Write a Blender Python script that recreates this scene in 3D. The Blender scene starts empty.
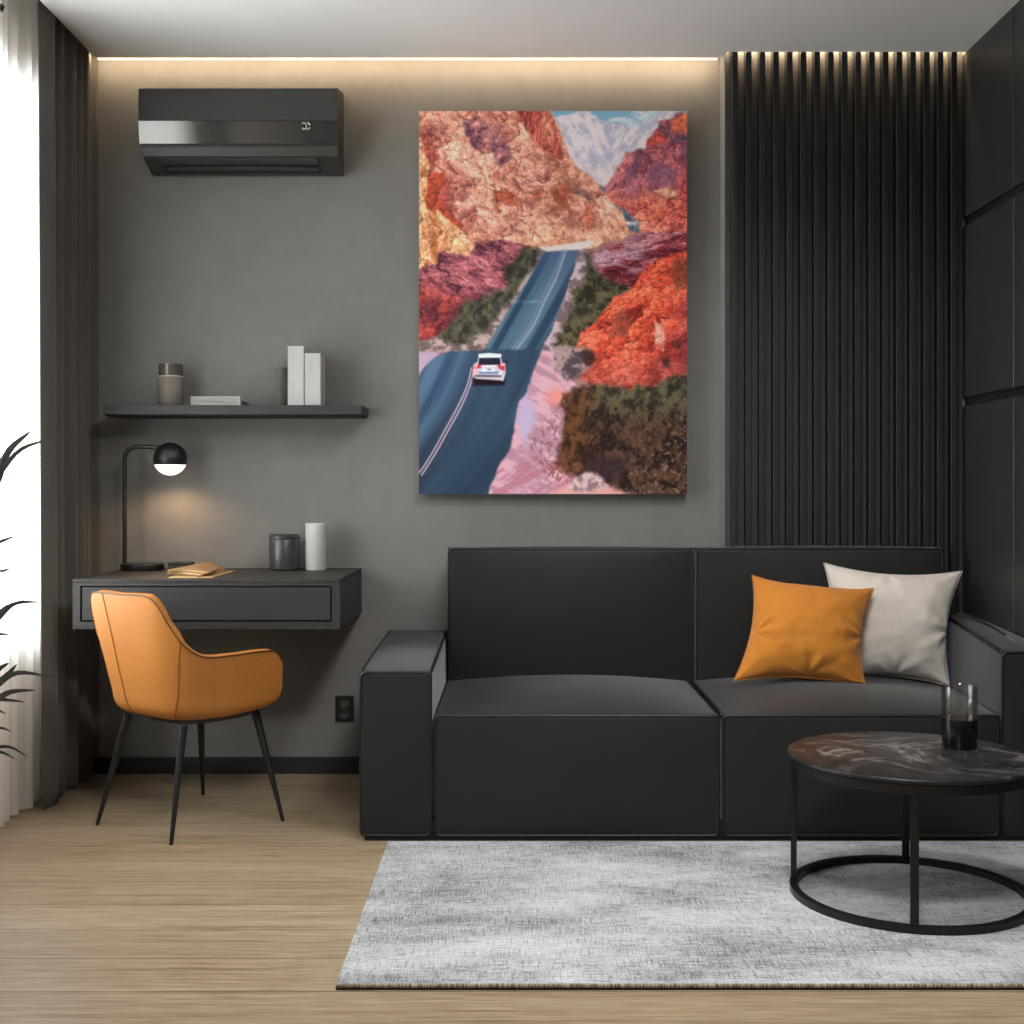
import bpy, bmesh, math, random
import numpy as np
from mathutils import Vector, Matrix, noise as mnoise

random.seed(4)
SC = bpy.context.scene
COL = SC.collection
PI = math.pi

# ------------------------------------------------------------------ colour / materials
def s2l(c):
    c = c / 255.0
    return c / 12.92 if c <= 0.04045 else ((c + 0.055) / 1.055) ** 2.4
def rgb(r, g, b):
    return (s2l(r), s2l(g), s2l(b), 1.0)

class NT:
    def __init__(self, name):
        self.m = bpy.data.materials.new(name)
        self.m.use_nodes = True
        self.t = self.m.node_tree
        self.n = self.t.nodes
        self.b = self.n['Principled BSDF']
        self.out = self.n['Material Output']
    def new(self, kind, **kw):
        x = self.n.new(kind)
        for k, v in kw.items():
            setattr(x, k, v)
        return x
    def link(self, a, b):
        self.t.links.new(a, b)
    def coords(self, scale=(1, 1, 1), rot=(0, 0, 0), loc=(0, 0, 0)):
        tc = self.new('ShaderNodeTexCoord')
        mp = self.new('ShaderNodeMapping')
        mp.inputs['Scale'].default_value = scale
        mp.inputs['Rotation'].default_value = rot
        mp.inputs['Location'].default_value = loc
        self.link(tc.outputs['Object'], mp.inputs['Vector'])
        return mp.outputs['Vector']
    def noise(self, scale, detail=4, rough=0.5, vec=None, dist=0.0):
        x = self.new('ShaderNodeTexNoise')
        x.inputs['Scale'].default_value = scale
        x.inputs['Detail'].default_value = detail
        x.inputs['Roughness'].default_value = rough
        x.inputs['Distortion'].default_value = dist
        self.link(vec if vec is not None else self.coords(), x.inputs['Vector'])
        return x.outputs['Fac']
    def ramp(self, fac, stops):
        x = self.new('ShaderNodeValToRGB')
        cr = x.color_ramp
        while len(cr.elements) < len(stops):
            cr.elements.new(0.5)
        for e, (p, c) in zip(cr.elements, stops):
            e.position = p
            e.color = c
        self.link(fac, x.inputs['Fac'])
        return x.outputs['Color']
    def mix(self, fac, a, b, mode='MIX'):
        x = self.new('ShaderNodeMix', data_type='RGBA', blend_type=mode)
        for sock, v in ((x.inputs[0], fac), (x.inputs[6], a), (x.inputs[7], b)):
            if hasattr(v, 'node'):
                self.link(v, sock)
            else:
                sock.default_value = v
        return x.outputs[2]
    def math(self, op, a, b=None):
        x = self.new('ShaderNodeMath', operation=op)
        for sock, v in ((x.inputs[0], a), (x.inputs[1], b)):
            if v is None: continue
            if hasattr(v, 'node'):
                self.link(v, sock)
            else:
                sock.default_value = v
        return x.outputs[0]
    def bump(self, h, strength=0.2, dist=0.002):
        x = self.new('ShaderNodeBump')
        x.inputs['Strength'].default_value = strength
        x.inputs['Distance'].default_value = dist
        self.link(h, x.inputs['Height'])
        self.link(x.outputs['Normal'], self.b.inputs['Normal'])

def simple(name, col, rough=0.5, metal=0.0, var=0.06, vscale=6.0, bump=0.0, bscale=200.0, spec=0.5, coat=0.0, sheen=0.0):
    n = NT(name)
    c = tuple(col[:3])
    f = n.noise(vscale, 5)
    lo = tuple(max(0, x * (1 - var)) for x in c) + (1,)
    hi = tuple(min(1, x * (1 + var)) for x in c) + (1,)
    n.link(n.ramp(f, [(0.3, lo), (0.7, hi)]), n.b.inputs['Base Color'])
    n.b.inputs['Roughness'].default_value = rough
    n.b.inputs['Metallic'].default_value = metal
    n.b.inputs['Specular IOR Level'].default_value = spec
    n.b.inputs['Coat Weight'].default_value = coat
    n.b.inputs['Sheen Weight'].default_value = sheen
    n.b.inputs['Sheen Roughness'].default_value = 0.4
    if bump > 0:
        n.bump(n.noise(bscale, 3), bump, 0.001)
    return n.m

M = {}
def build_materials():
    # plastered wall
    n = NT('grey_plaster')
    f = n.noise(1.6, 8, 0.6)
    f2 = n.noise(11, 6, 0.6)
    c = n.ramp(f, [(0.3, rgb(121, 119, 116)), (0.7, rgb(132, 130, 127))])
    c = n.mix(0.25, c, n.ramp(f2, [(0.35, rgb(117, 115, 112)), (0.65, rgb(136, 134, 131))]))
    n.link(c, n.b.inputs['Base Color'])
    n.b.inputs['Roughness'].default_value = 0.85
    n.b.inputs['Specular IOR Level'].default_value = 0.2
    n.bump(n.noise(14, 6, 0.6), 0.12, 0.003)
    M['wall'] = n.m
    M['ceiling'] = simple('ceiling_paint', rgb(238, 238, 238), 0.9, var=0.015, vscale=2)
    M['side_wall'] = simple('side_wall_paint', rgb(214, 204, 192), 0.9, var=0.03)
    M['rear'] = simple('rear_wall_paint', rgb(96, 94, 92), 0.9, var=0.03)
    M['panel'] = simple('dark_wall_panel', rgb(47, 46, 45), 0.42, var=0.05, vscale=3, spec=0.45)
    M['groove'] = simple('panel_groove_black', rgb(22, 21, 21), 0.5)
    M['baseboard'] = simple('baseboard_black', rgb(38, 37, 37), 0.5)
    M['slat'] = simple('slat_black', rgb(27, 27, 27), 0.6, var=0.1)
    M['slatback'] = simple('slat_backing', rgb(62, 60, 58), 0.7, var=0.05)
    # oak floor
    n = NT('oak_planks')
    v = n.coords()
    br = n.new('ShaderNodeTexBrick')
    br.offset = 0.37; br.squash = 1.0
    br.inputs['Scale'].default_value = 1.0
    br.inputs['Brick Width'].default_value = 6.0
    br.inputs['Row Height'].default_value = 0.19
    br.inputs['Mortar Size'].default_value = 0.0018
    br.inputs['Mortar Smooth'].default_value = 0.3
    br.inputs['Color1'].default_value = rgb(188, 172, 149)
    br.inputs['Color2'].default_value = rgb(168, 151, 128)
    br.inputs['Mortar'].default_value = rgb(84, 70, 54)
    n.link(v, br.inputs['Vector'])
    g1 = n.noise(1.0, 9, 0.62, n.coords((1.4, 46, 1)), 1.6)
    g2 = n.noise(1.0, 6, 0.6, n.coords((9, 190, 1)))
    g3 = n.noise(0.9, 4, 0.5, n.coords((0.6, 2.2, 1)), 0.4)
    c = n.mix(0.95, br.outputs['Color'], n.ramp(g1, [(0.3, rgb(190, 178, 162)), (0.5, rgb(238, 234, 228)), (0.68, rgb(255, 254, 252))]), 'MULTIPLY')
    c = n.mix(0.6, c, n.ramp(g2, [(0.35, rgb(180, 165, 145)), (0.6, rgb(255, 255, 255))]), 'MULTIPLY')
    c = n.mix(0.4, c, n.ramp(g3, [(0.3, rgb(205, 195, 182)), (0.65, rgb(255, 255, 255))]), 'MULTIPLY')
    n.link(c, n.b.inputs['Base Color'])
    n.b.inputs['Roughness'].default_value = 0.45
    n.b.inputs['Specular IOR Level'].default_value = 0.35
    n.bump(g1, 0.06, 0.002)
    M['floor'] = n.m
    # rug
    n = NT('woven_rug')
    a = n.noise(1.0, 4, 0.65, n.coords((14, 420, 1)))
    b = n.noise(1.0, 4, 0.65, n.coords((420, 14, 1)))
    big = n.noise(2.2, 6, 0.65, n.coords((0.8, 1.8, 1)))
    spk = n.noise(190, 4, 0.7)
    w = n.math('MAXIMUM', n.math('MULTIPLY', a, 1.0), n.math('MULTIPLY', b, 0.97))
    w = n.math('ADD', n.math('MULTIPLY', w, 0.75), n.math('MULTIPLY', big, 0.42))
    w = n.math('ADD', w, n.math('MULTIPLY', n.math('SUBTRACT', spk, 0.20), 0.30))
    c = n.ramp(w, [(0.55, rgb(208, 209, 209)), (0.67, rgb(178, 179, 179)), (0.77, rgb(118, 118, 119)), (0.86, rgb(82, 82, 84))])
    n.link(c, n.b.inputs['Base Color'])
    n.b.inputs['Roughness'].default_value = 0.95
    n.b.inputs['Specular IOR Level'].default_value = 0.1
    n.bump(n.math('ADD', a, b), 0.5, 0.003)
    M['rug'] = n.m
    # rug binding, tan stitches
    n = NT('rug_binding')
    st = n.noise(1.0, 1, 0.4, n.coords((420, 1, 60)))
    n.link(n.ramp(st, [(0.4, rgb(92, 78, 62)), (0.6, rgb(168, 150, 126))]), n.b.inputs['Base Color'])
    n.b.inputs['Roughness'].default_value = 0.9
    M['binding'] = n.m
    M['rug_shadow'] = simple('rug_shadow_black', rgb(20, 19, 18), 0.9)
    # marble
    n = NT('black_marble')
    v = n.coords((1, 1, 1), (0, 0, 0.5))
    d = n.noise(3.0, 9, 0.62, v, 1.6)
    r = n.math('ABSOLUTE', n.math('SUBTRACT', d, 0.5))
    d2 = n.noise(7.0, 9, 0.65, n.coords((1, 1.5, 1), (0, 0, -0.4)), 2.2)
    r2 = n.math('ABSOLUTE', n.math('SUBTRACT', d2, 0.52))
    msk = n.noise(4.0, 4, 0.5, n.coords((1, 1, 1), (0, 0, 0), (3, 1, 0)))
    base = n.ramp(n.noise(5, 7, 0.6), [(0.3, rgb(26, 25, 25)), (0.7, rgb(46, 43, 42))])
    vein = n.ramp(r, [(0.0, rgb(128, 123, 118)), (0.013, rgb(66, 64, 63)), (0.05, rgb(0, 0, 0))])
    vein2 = n.ramp(r2, [(0.0, rgb(104, 98, 94)), (0.010, rgb(54, 51, 50)), (0.035, rgb(0, 0, 0))])
    mk = n.ramp(msk, [(0.42, rgb(0, 0, 0)), (0.6, rgb(255, 255, 255))])
    c = n.mix(1.0, base, n.mix(1.0, vein, mk, 'MULTIPLY'), 'ADD')
    c = n.mix(0.6, c, n.mix(1.0, vein2, mk, 'MULTIPLY'), 'ADD')
    n.link(c, n.b.inputs['Base Color'])
    n.b.inputs['Roughness'].default_value = 0.33
    n.b.inputs['Specular IOR Level'].default_value = 0.2
    M['marble'] = n.m
    M['black_metal'] = simple('black_powder_metal', rgb(30, 29, 29), 0.38, 0.4, var=0.05)
    M['chair_leg'] = simple('chair_leg_black', rgb(24, 23, 23), 0.45, var=0.05)
    # sofa
    n = NT('charcoal_leather')
    f = n.noise(5, 5)
    n.link(n.ramp(f, [(0.3, rgb(34, 34, 34)), (0.7, rgb(38, 38, 38))]), n.b.inputs['Base Color'])
    n.b.inputs['Roughness'].default_value = 0.5
    n.b.inputs['Specular IOR Level'].default_value = 0.26
    n.b.inputs['Sheen Weight'].default_value = 0.30
    n.b.inputs['Sheen Roughness'].default_value = 0.35
    n.bump(n.noise(420, 3), 0.08, 0.0006)
    M['sofa'] = n.m
    M['piping'] = simple('sofa_piping', rgb(15, 15, 15), 0.45)
    M['sofa_shade'] = simple('sofa_shade_black', rgb(14, 14, 14), 0.7)
    # tan leather chair
    n = NT('tan_leather')
    f = n.noise(4, 6, 0.6)
    c = n.ramp(f, [(0.3, rgb(176, 109, 44)), (0.7, rgb(186, 120, 54))])
    f2 = n.noise(260, 3, 0.6)
    c = n.mix(0.22, c, n.ramp(f2, [(0.3, rgb(140, 86, 36)), (0.65, rgb(218, 154, 84))]))
    n.link(c, n.b.inputs['Base Color'])
    n.b.inputs['Roughness'].default_value = 0.48
    n.b.inputs['Specular IOR Level'].default_value = 0.4
    n.bump(f2, 0.25, 0.001)
    M['tan'] = n.m
    M['tan_seam'] = simple('chair_seam', rgb(110, 66, 24), 0.6)
    M['tan_pipe'] = simple('chair_piping', rgb(84, 54, 26), 0.5)
    # fabrics
    def fabric(name, col, sc=700):
        n = NT(name)
        lo = tuple(x * 0.86 for x in col[:3]) + (1,)
        hi = tuple(min(1, x * 1.08) for x in col[:3]) + (1,)
        a = n.noise(1.0, 2, 0.5, n.coords((sc, sc * 0.25, sc)))
        n.link(n.ramp(a, [(0.35, lo), (0.65, hi)]), n.b.inputs['Base Color'])
        n.b.inputs['Roughness'].default_value = 0.9
        n.b.inputs['Specular IOR Level'].default_value = 0.15
        n.b.inputs['Sheen Weight'].default_value = 0.15
        n.bump(a, 0.25, 0.001)
        return n.m
    M['orange'] = fabric('orange_weave', rgb(194, 123, 46))
    M['greige'] = fabric('pale_grey_weave', rgb(212, 203, 193))
    M['drape'] = fabric('charcoal_drape', rgb(98, 93, 88), 300)
    # sheer
    n = NT('sheer_voile')
    n.n.remove(n.b)
    tr = n.new('ShaderNodeBsdfTransparent'); tr.inputs['Color'].default_value = (0.97, 0.97, 0.97, 1)
    tl = n.new('ShaderNodeBsdfTranslucent'); tl.inputs['Color'].default_value = rgb(252, 251, 250)
    df = n.new('ShaderNodeBsdfDiffuse'); df.inputs['Color'].default_value = rgb(226, 220, 212)
    m1 = n.new('ShaderNodeMixShader'); m1.inputs[0].default_value = 0.5
    n.link(tl.outputs[0], m1.inputs[1]); n.link(df.outputs[0], m1.inputs[2])
    m2 = n.new('ShaderNodeMixShader')
    thr = n.noise(1.0, 2, 0.5, n.coords((60, 60, 0.4)))
    n.link(n.ramp(thr, [(0.3, (0.76, 0.76, 0.76, 1)), (0.7, (0.86, 0.86, 0.86, 1))]), m2.inputs[0])
    n.link(tr.outputs[0], m2.inputs[1]); n.link(m1.outputs[0], m2.inputs[2])
    n.link(m2.outputs[0], n.out.inputs['Surface'])
    M['sheer'] = n.m
    # window glass: thin pane
    n = NT('window_pane')
    n.n.remove(n.b)
    tr = n.new('ShaderNodeBsdfTransparent'); tr.inputs['Color'].default_value = (0.94, 0.96, 0.96, 1)
    gl = n.new('ShaderNodeBsdfGlossy'); gl.inputs['Roughness'].default_value = 0.02
    m1 = n.new('ShaderNodeMixShader')
    lw = n.new('ShaderNodeFresnel'); lw.inputs['IOR'].default_value = 1.3
    n.link(lw.outputs[0], m1.inputs[0])
    n.link(tr.outputs[0], m1.inputs[1]); n.link(gl.outputs[0], m1.inputs[2])
    n.link(m1.outputs[0], n.out.inputs['Surface'])
    M['pane'] = n.m
    def clear(name, col, rough=0.02):
        n = NT(name)
        n.b.inputs['Base Color'].default_value = col
        n.b.inputs['Transmission Weight'].default_value = 1.0
        n.b.inputs['Roughness'].default_value = rough
        n.b.inputs['IOR'].default_value = 1.45
        return n.m
    M['glass'] = clear('clear_glass', (0.96, 0.97, 0.97, 1))
    n = NT('tumbler_glass')
    n.n.remove(n.b)
    tr = n.new('ShaderNodeBsdfTransparent'); tr.inputs['Color'].default_value = (0.975, 0.975, 0.975, 1)
    gl = n.new('ShaderNodeBsdfGlossy'); gl.inputs['Roughness'].default_value = 0.03
    m1 = n.new('ShaderNodeMixShader')
    lw = n.new('ShaderNodeLayerWeight'); lw.inputs['Blend'].default_value = 0.22
    n.link(n.math('ADD', n.math('MULTIPLY', lw.outputs['Fresnel'], 0.4), 0.07), m1.inputs[0])
    n.link(tr.outputs[0], m1.inputs[1]); n.link(gl.outputs[0], m1.inputs[2])
    n.link(m1.outputs[0], n.out.inputs['Surface'])
    M['tumbler'] = n.m
    n = NT('smoked_glass')
    tr = n.new('ShaderNodeBsdfTransparent'); tr.inputs['Color'].default_value = rgb(214, 211, 207)
    m1 = n.new('ShaderNodeMixShader')
    lw = n.new('ShaderNodeLayerWeight'); lw.inputs['Blend'].default_value = 0.3
    n.link(n.math('ADD', n.math('MULTIPLY', lw.outputs['Facing'], 0.35), 0.10), m1.inputs[0])
    n.b.inputs['Base Color'].default_value = rgb(176, 172, 166); n.b.inputs['Roughness'].default_value = 0.15
    n.link(tr.outputs[0], m1.inputs[1]); n.link(n.b.outputs[0], m1.inputs[2])
    n.link(m1.outputs[0], n.out.inputs['Surface'])
    M['smoked'] = n.m
    M['drink'] = simple('black_drink', rgb(14, 13, 13), 0.25)
    M['white_frame'] = simple('window_frame_white', rgb(220, 218, 214), 0.5)
    # appliances and small things
    M['ac_body'] = simple('air_conditioner_charcoal', rgb(55, 54, 52), 0.4, var=0.03)
    n = NT('air_conditioner_gloss')
    n.link(n.ramp(n.noise(3, 3), [(0.3, (0.17, 0.17, 0.166, 1)), (0.7, (0.19, 0.19, 0.186, 1))]), n.b.inputs['Base Color'])
    n.b.inputs['Metallic'].default_value = 0.8
    n.b.inputs['Roughness'].default_value = 0.10
    n.b.inputs['Specular IOR Level'].default_value = 0.9
    M['ac_gloss'] = n.m
    M['ac_dark'] = simple('air_outlet_black', rgb(20, 20, 20), 0.5)
    M['ac_flap'] = simple('air_flap', rgb(58, 57, 56), 0.35)
    M['logo'] = simple('emblem_silver', rgb(205, 205, 203), 0.35, 0.3)
    M['desk'] = simple('desk_graphite', rgb(48, 48, 48), 0.5, var=0.04)
    M['desk_top'] = simple('desk_top_brown', rgb(45, 42, 39), 0.55, var=0.05)
    M['desk_gap'] = simple('desk_gap', rgb(10, 10, 10), 0.7)
    M['shelf'] = simple('shelf_graphite', rgb(46, 46, 45), 0.5, var=0.04)
    M['lamp_black'] = simple('lamp_black', rgb(26, 24, 23), 0.42)
    n = NT('lamp_diffuser')
    n.b.inputs['Base Color'].default_value = rgb(250, 244, 232)
    n.b.inputs['Emission Color'].default_value = (1.0, 0.88, 0.72, 1)
    n.b.inputs['Emission Strength'].default_value = 1.3
    M['lamp_glow'] = n.m
    M['white_matte'] = simple('white_ceramic', rgb(196, 194, 190), 0.55, var=0.02)
    M['jar_dark'] = simple('charcoal_ceramic', rgb(62, 61, 61), 0.3, var=0.04)
    M['taupe'] = simple('taupe_ceramic', rgb(118, 110, 102), 0.7, var=0.04)
    M['rim'] = simple('jar_rim_pale', rgb(190, 186, 180), 0.4)
    M['book_white'] = simple('book_cover_white', rgb(182, 181, 179), 0.6, var=0.03, vscale=30)
    n = NT('paper_edges')
    pg = n.noise(1.0, 2, 0.5, n.coords((12, 12, 900)))
    n.link(n.ramp(pg, [(0.35, rgb(122, 120, 117)), (0.65, rgb(196, 194, 190))]), n.b.inputs['Base Color'])
    n.b.inputs['Roughness'].default_value = 0.8
    M['pages'] = n.m
    n = NT('paper_edges_upright')
    pg = n.noise(1.0, 2, 0.5, n.coords((900, 12, 12)))
    n.link(n.ramp(pg, [(0.35, rgb(118, 114, 108)), (0.65, rgb(190, 184, 176))]), n.b.inputs['Base Color'])
    n.b.inputs['Roughness'].default_value = 0.8
    M['pages_up'] = n.m
    M['ink'] = simple('faded_ink', rgb(150, 149, 147), 0.7)
    M['buff'] = simple('buff_paper', rgb(212, 176, 126), 0.7, var=0.06, vscale=20)
    M['buff_dark'] = simple('kraft_cover', rgb(150, 114, 74), 0.7, var=0.06)
    M['socket'] = simple('socket_black', rgb(18, 18, 18), 0.35)
    M['leaf'] = simple('leaf_dark_green', rgb(82, 86, 82), 0.4, var=0.25, vscale=9)
    M['stem'] = simple('plant_stem', rgb(70, 62, 48), 0.7)
    M['pot'] = simple('planter_grey', rgb(84, 82, 80), 0.6)
    M['soil'] = simple('potting_soil', rgb(40, 32, 26), 0.95, var=0.3, vscale=40)
    M['track'] = simple('curtain_track_black', rgb(16, 15, 15), 0.5)
    M['canvas'] = simple('canvas_edge', rgb(120, 96, 88), 0.8)
    n = NT('printed_canvas')
    at = n.new('ShaderNodeVertexColor'); at.layer_name = 'ink'
    n.link(at.outputs['Color'], n.b.inputs['Base Color'])
    n.b.inputs['Roughness'].default_value = 0.75
    n.b.inputs['Specular IOR Level'].default_value = 0.15
    M['print'] = n.m
    n = NT('led_white')
    n.b.inputs['Emission Color'].default_value = (1.0, 0.78, 0.54, 1)
    n.b.inputs['Emission Strength'].default_value = 1.6
    M['led'] = n.m
build_materials()

# ------------------------------------------------------------------ object helpers
def obj(name, bm, m, parent=None, smooth=False, angle=None):
    me = bpy.data.meshes.new(name)
    bmesh.ops.recalc_face_normals(bm, faces=bm.faces[:])
    bm.to_mesh(me); bm.free()
    if isinstance(m, (list, tuple)):
        for k in m: me.materials.append(M[k])
    else:
        me.materials.append(M[m])
    if smooth:
        for p in me.polygons: p.use_smooth = True
        if angle is not None:
            try: me.set_sharp_from_angle(angle=math.radians(angle))
            except Exception: pass
    o = bpy.data.objects.new(name, me)
    COL.objects.link(o)
    if parent is not None:
        o.parent = parent
        o.matrix_parent_inverse = Matrix.Translation(-Vector(parent.location))
    return o
def tag(o, label=None, cat=None, group=None, kind=None):
    if label: o['label'] = label
    if cat: o['category'] = cat
    if group: o['group'] = group
    if kind: o['kind'] = kind
    return o
def thing(name, loc, label, cat, group=None):
    o = bpy.data.objects.new(name, None)
    o.empty_display_size = 0.05
    o.location = loc
    COL.objects.link(o)
    return tag(o, label, cat, group)
def bevel(o, w=0.003, seg=2):
    b = o.modifiers.new('bevel', 'BEVEL'); b.width = w; b.segments = seg; b.limit_method = 'ANGLE'
    b.angle_limit = math.radians(40); b.harden_normals = False
    return o
def add_box(bm, x0, x1, y0, y1, z0, z1, mi=0):
    v = [bm.verts.new((x, y, z)) for z in (z0, z1) for y in (y0, y1) for x in (x0, x1)]
    for q in ((0, 1, 3, 2), (4, 6, 7, 5), (0, 4, 5, 1), (2, 3, 7, 6), (0, 2, 6, 4), (1, 5, 7, 3)):
        f = bm.faces.new([v[i] for i in q]); f.material_index = mi
def box(name, x0, x1, y0, y1, z0, z1, m, parent=None, bev=0.0, seg=2):
    bm = bmesh.new(); add_box(bm, x0, x1, y0, y1, z0, z1)
    o = obj(name, bm, m, parent)
    if bev: bevel(o, bev, seg)
    return o
def add_prism(bm, pts, lo, hi, axis):
    """pts: 2D outline; extruded between lo and hi along axis ('x' -> pts are (y,z), 'z' -> (x,y))."""
    def P(p, t):
        return (t, p[0], p[1]) if axis == 'x' else ((p[0], t, p[1]) if axis == 'y' else (p[0], p[1], t))
    a = [bm.verts.new(P(p, lo)) for p in pts]; b = [bm.verts.new(P(p, hi)) for p in pts]
    n = len(pts)
    bm.faces.new(a); bm.faces.new(b[::-1])
    for i in range(n):
        bm.faces.new((a[i], a[(i + 1) % n], b[(i + 1) % n], b[i]))
def add_lathe(bm, prof, cx, cy, seg=48):
    rings = []
    for r, z in prof:
        if r < 1e-6:
            rings.append([bm.verts.new((cx, cy, z))])
        else:
            rings.append([bm.verts.new((cx + r * math.cos(2 * PI * i / seg), cy + r * math.sin(2 * PI * i / seg), z)) for i in range(seg)])
    for a, b in zip(rings, rings[1:]):
        for i in range(seg):
            j = (i + 1) % seg
            if len(a) == 1 and len(b) == 1: continue
            if len(a) == 1: bm.faces.new((a[0], b[i], b[j]))
            elif len(b) == 1: bm.faces.new((a[i], a[j], b[0]))
            else: bm.faces.new((a[i], a[j], b[j], b[i]))
def lathe(name, prof, cx, cy, m, parent=None, seg=48, angle=35):
    bm = bmesh.new(); add_lathe(bm, prof, cx, cy, seg)
    return obj(name, bm, m, parent, True, angle)
def add_tube(bm, pts, rad, seg=10, closed=False, caps=True):
    P = [Vector(p) for p in pts]; n = len(P)
    R = rad if isinstance(rad, (list, tuple)) else [rad] * n
    T = []
    for i in range(n):
        if closed: t = P[(i + 1) % n] - P[i - 1]
        else: t = P[min(i + 1, n - 1)] - P[max(i - 1, 0)]
        T.append(t.normalized())
    up = Vector((0, 0, 1)) if abs(T[0].z) < 0.9 else Vector((1, 0, 0))
    N = (up - T[0] * up.dot(T[0])).normalized()
    rings = []
    for i in range(n):
        N = (N - T[i] * N.dot(T[i]))
        if N.length < 1e-5: N = T[i].orthogonal()
        N.normalize(); B = T[i].cross(N)
        rings.append([bm.verts.new(P[i] + (N * math.cos(2 * PI * k / seg) + B * math.sin(2 * PI * k / seg)) * R[i]) for k in range(seg)])
    m = n if closed else n - 1
    for i in range(m):
        a, b = rings[i], rings[(i + 1) % n]
        for k in range(seg):
            bm.faces.new((a[k], a[(k + 1) % seg], b[(k + 1) % seg], b[k]))
    if caps and not closed:
        bm.faces.new(rings[0][::-1]); bm.faces.new(rings[-1])
def tube(name, pts, rad, m, parent=None, seg=10, closed=False):
    bm = bmesh.new(); add_tube(bm, pts, rad, seg, closed)
    return obj(name, bm, m, parent, True, 60)
def catmull(P, n):
    P = [np.array(p, float) for p in P]
    out = []
    ts = np.linspace(0, len(P) - 1, n)
    for t in ts:
        i = min(int(t), len(P) - 2); u = t - i
        p1, p2 = P[i], P[i + 1]
        p0 = P[i - 1] if i > 0 else 2 * p1 - p2
        p3 = P[i + 2] if i + 2 < len(P) else 2 * p2 - p1
        out.append(0.5 * ((2 * p1) + (-p0 + p2) * u + (2 * p0 - 5 * p1 + 4 * p2 - p3) * u * u + (-p0 + 3 * p1 - 3 * p2 + p3) * u ** 3))
    return out

# ------------------------------------------------------------------ the room
H = 2.647            # ceiling height
XL, XR = -1.74, 1.634
YR = -6.4            # rear wall, behind the camera
SLX = 0.768          # slatted cladding starts here
def structure(o):
    o['kind'] = 'structure'; return o

structure(box('floor', XL - 0.25, XR + 0.15, YR, 0.12, -0.08, 0.0, 'floor'))
bm = bmesh.new()
add_box(bm, XL - 0.25, XR + 0.12, 0.0, 0.12, 0.0, 2.80)
add_box(bm, SLX, XR + 0.012, -0.1085, 0.0, 0.0, 2.77)
structure(obj('wall_back', bm, 'wall'))
# ceiling, held off the back wall by a light slot
bm = bmesh.new()
add_box(bm, -1.540, SLX, YR, -0.10, H, H + 0.012)
add_box(bm, SLX, XR + 0.1, YR, -0.157, H, H + 0.012)
add_box(bm, XL - 0.2, XR + 0.1, YR, 0.0, 2.77, 2.80)
structure(obj('ceiling', bm, 'ceiling'))
# left wall with the window opening
WY0, WY1, WZ0, WZ1 = -1.95, -0.12, 0.59, 2.38
bm = bmesh.new()
add_box(bm, XL - 0.2, XL, YR, WY0, 0, 2.77)
add_box(bm, XL - 0.2, XL, WY1, 0.0, 0, 2.77)
add_box(bm, XL - 0.2, XL, WY0, WY1, 0, WZ0)
add_box(bm, XL - 0.2, XL, WY0, WY1, WZ1, 2.77)
structure(obj('wall_left', bm, 'side_wall'))
w = bpy.data.objects.new('window_1', None); COL.objects.link(w); w.location = (XL - 0.12, -1.03, WZ0); structure(w)
bm = bmesh.new()
xa, xb = XL - 0.15, XL - 0.10
add_box(bm, xa, xb, WY0, WY1, WZ0, WZ0 + 0.035); add_box(bm, xa, xb, WY0, WY1, WZ1 - 0.035, WZ1)
add_box(bm, xa, xb, WY0, WY0 + 0.035, WZ0, WZ1); add_box(bm, xa, xb, WY1 - 0.035, WY1, WZ0, WZ1)
add_box(bm, xa, xb, -1.14, -1.09, WZ0, WZ1)
obj('window_frame', bm, 'white_frame', w)
box('window_pane', XL - 0.128, XL - 0.122, WY0 + 0.03, WY1 - 0.03, WZ0 + 0.03, WZ1 - 0.03, 'pane', w)
# rear and right wall
structure(box('wall_rear', XL - 0.2, XR + 0.1, YR - 0.1, YR, 0, 2.77, 'rear'))
bm = bmesh.new()
add_box(bm, XR + 0.012, XR + 0.12, YR, 0.0, 0, 2.77)
structure(obj('wall_right', bm, 'groove'))
# flush dark panels on the right wall, wide shadow grooves between the rows
seams = [-0.112, -0.60, -1.50, -2.40, -3.30, -4.20, -5.10, YR]
rows = [(0.0, 1.364), (1.396, 2.02), (2.052, H)]
bm = bmesh.new()
for a, b in zip(seams, seams[1:]):
    for z0, z1 in rows:
        add_box(bm, XR, XR + 0.014, b + 0.003, a - 0.003, z0, z1)
o = obj('trim_1', bm, 'panel'); structure(o); bevel(o, 0.0015, 1)
# baseboard under the desk and along the back wall
structure(box('baseboard_back', XL, SLX, -0.014, 0.0, 0.0, 0.062, 'baseboard', None, 0.002))

# slatted cladding
cl = thing('slat_panel', (1.2, -0.08, 0), 'tall black vertical slat cladding on the wall behind the sofa', 'wall panel')
box('backing_board', SLX, XR, -0.1135, -0.1087, 0.0, 2.676, 'slatback', cl)
pitch = (13.7 / 276.0)
bm = bmesh.new(); add_box(bm, 0.0, 0.0215, -0.155, -0.113, 0.0, 2.674)
s0 = obj('slat', bm, 'slat', cl); bevel(s0, 0.0015, 1)
xs = [SLX + 0.0215 + 0.0205 + pitch * k - 0.0 for k in range(-1, 18)]
xs = [SLX + 0.0187 + pitch * k for k in range(0, 18)]
for i, x in enumerate(xs):
    if x + 0.0215 > XR - 0.002: break
    s = s0 if i == 0 else s0.copy()
    if i: COL.objects.link(s)
    s.location.x = x
print('slats', i)

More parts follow.
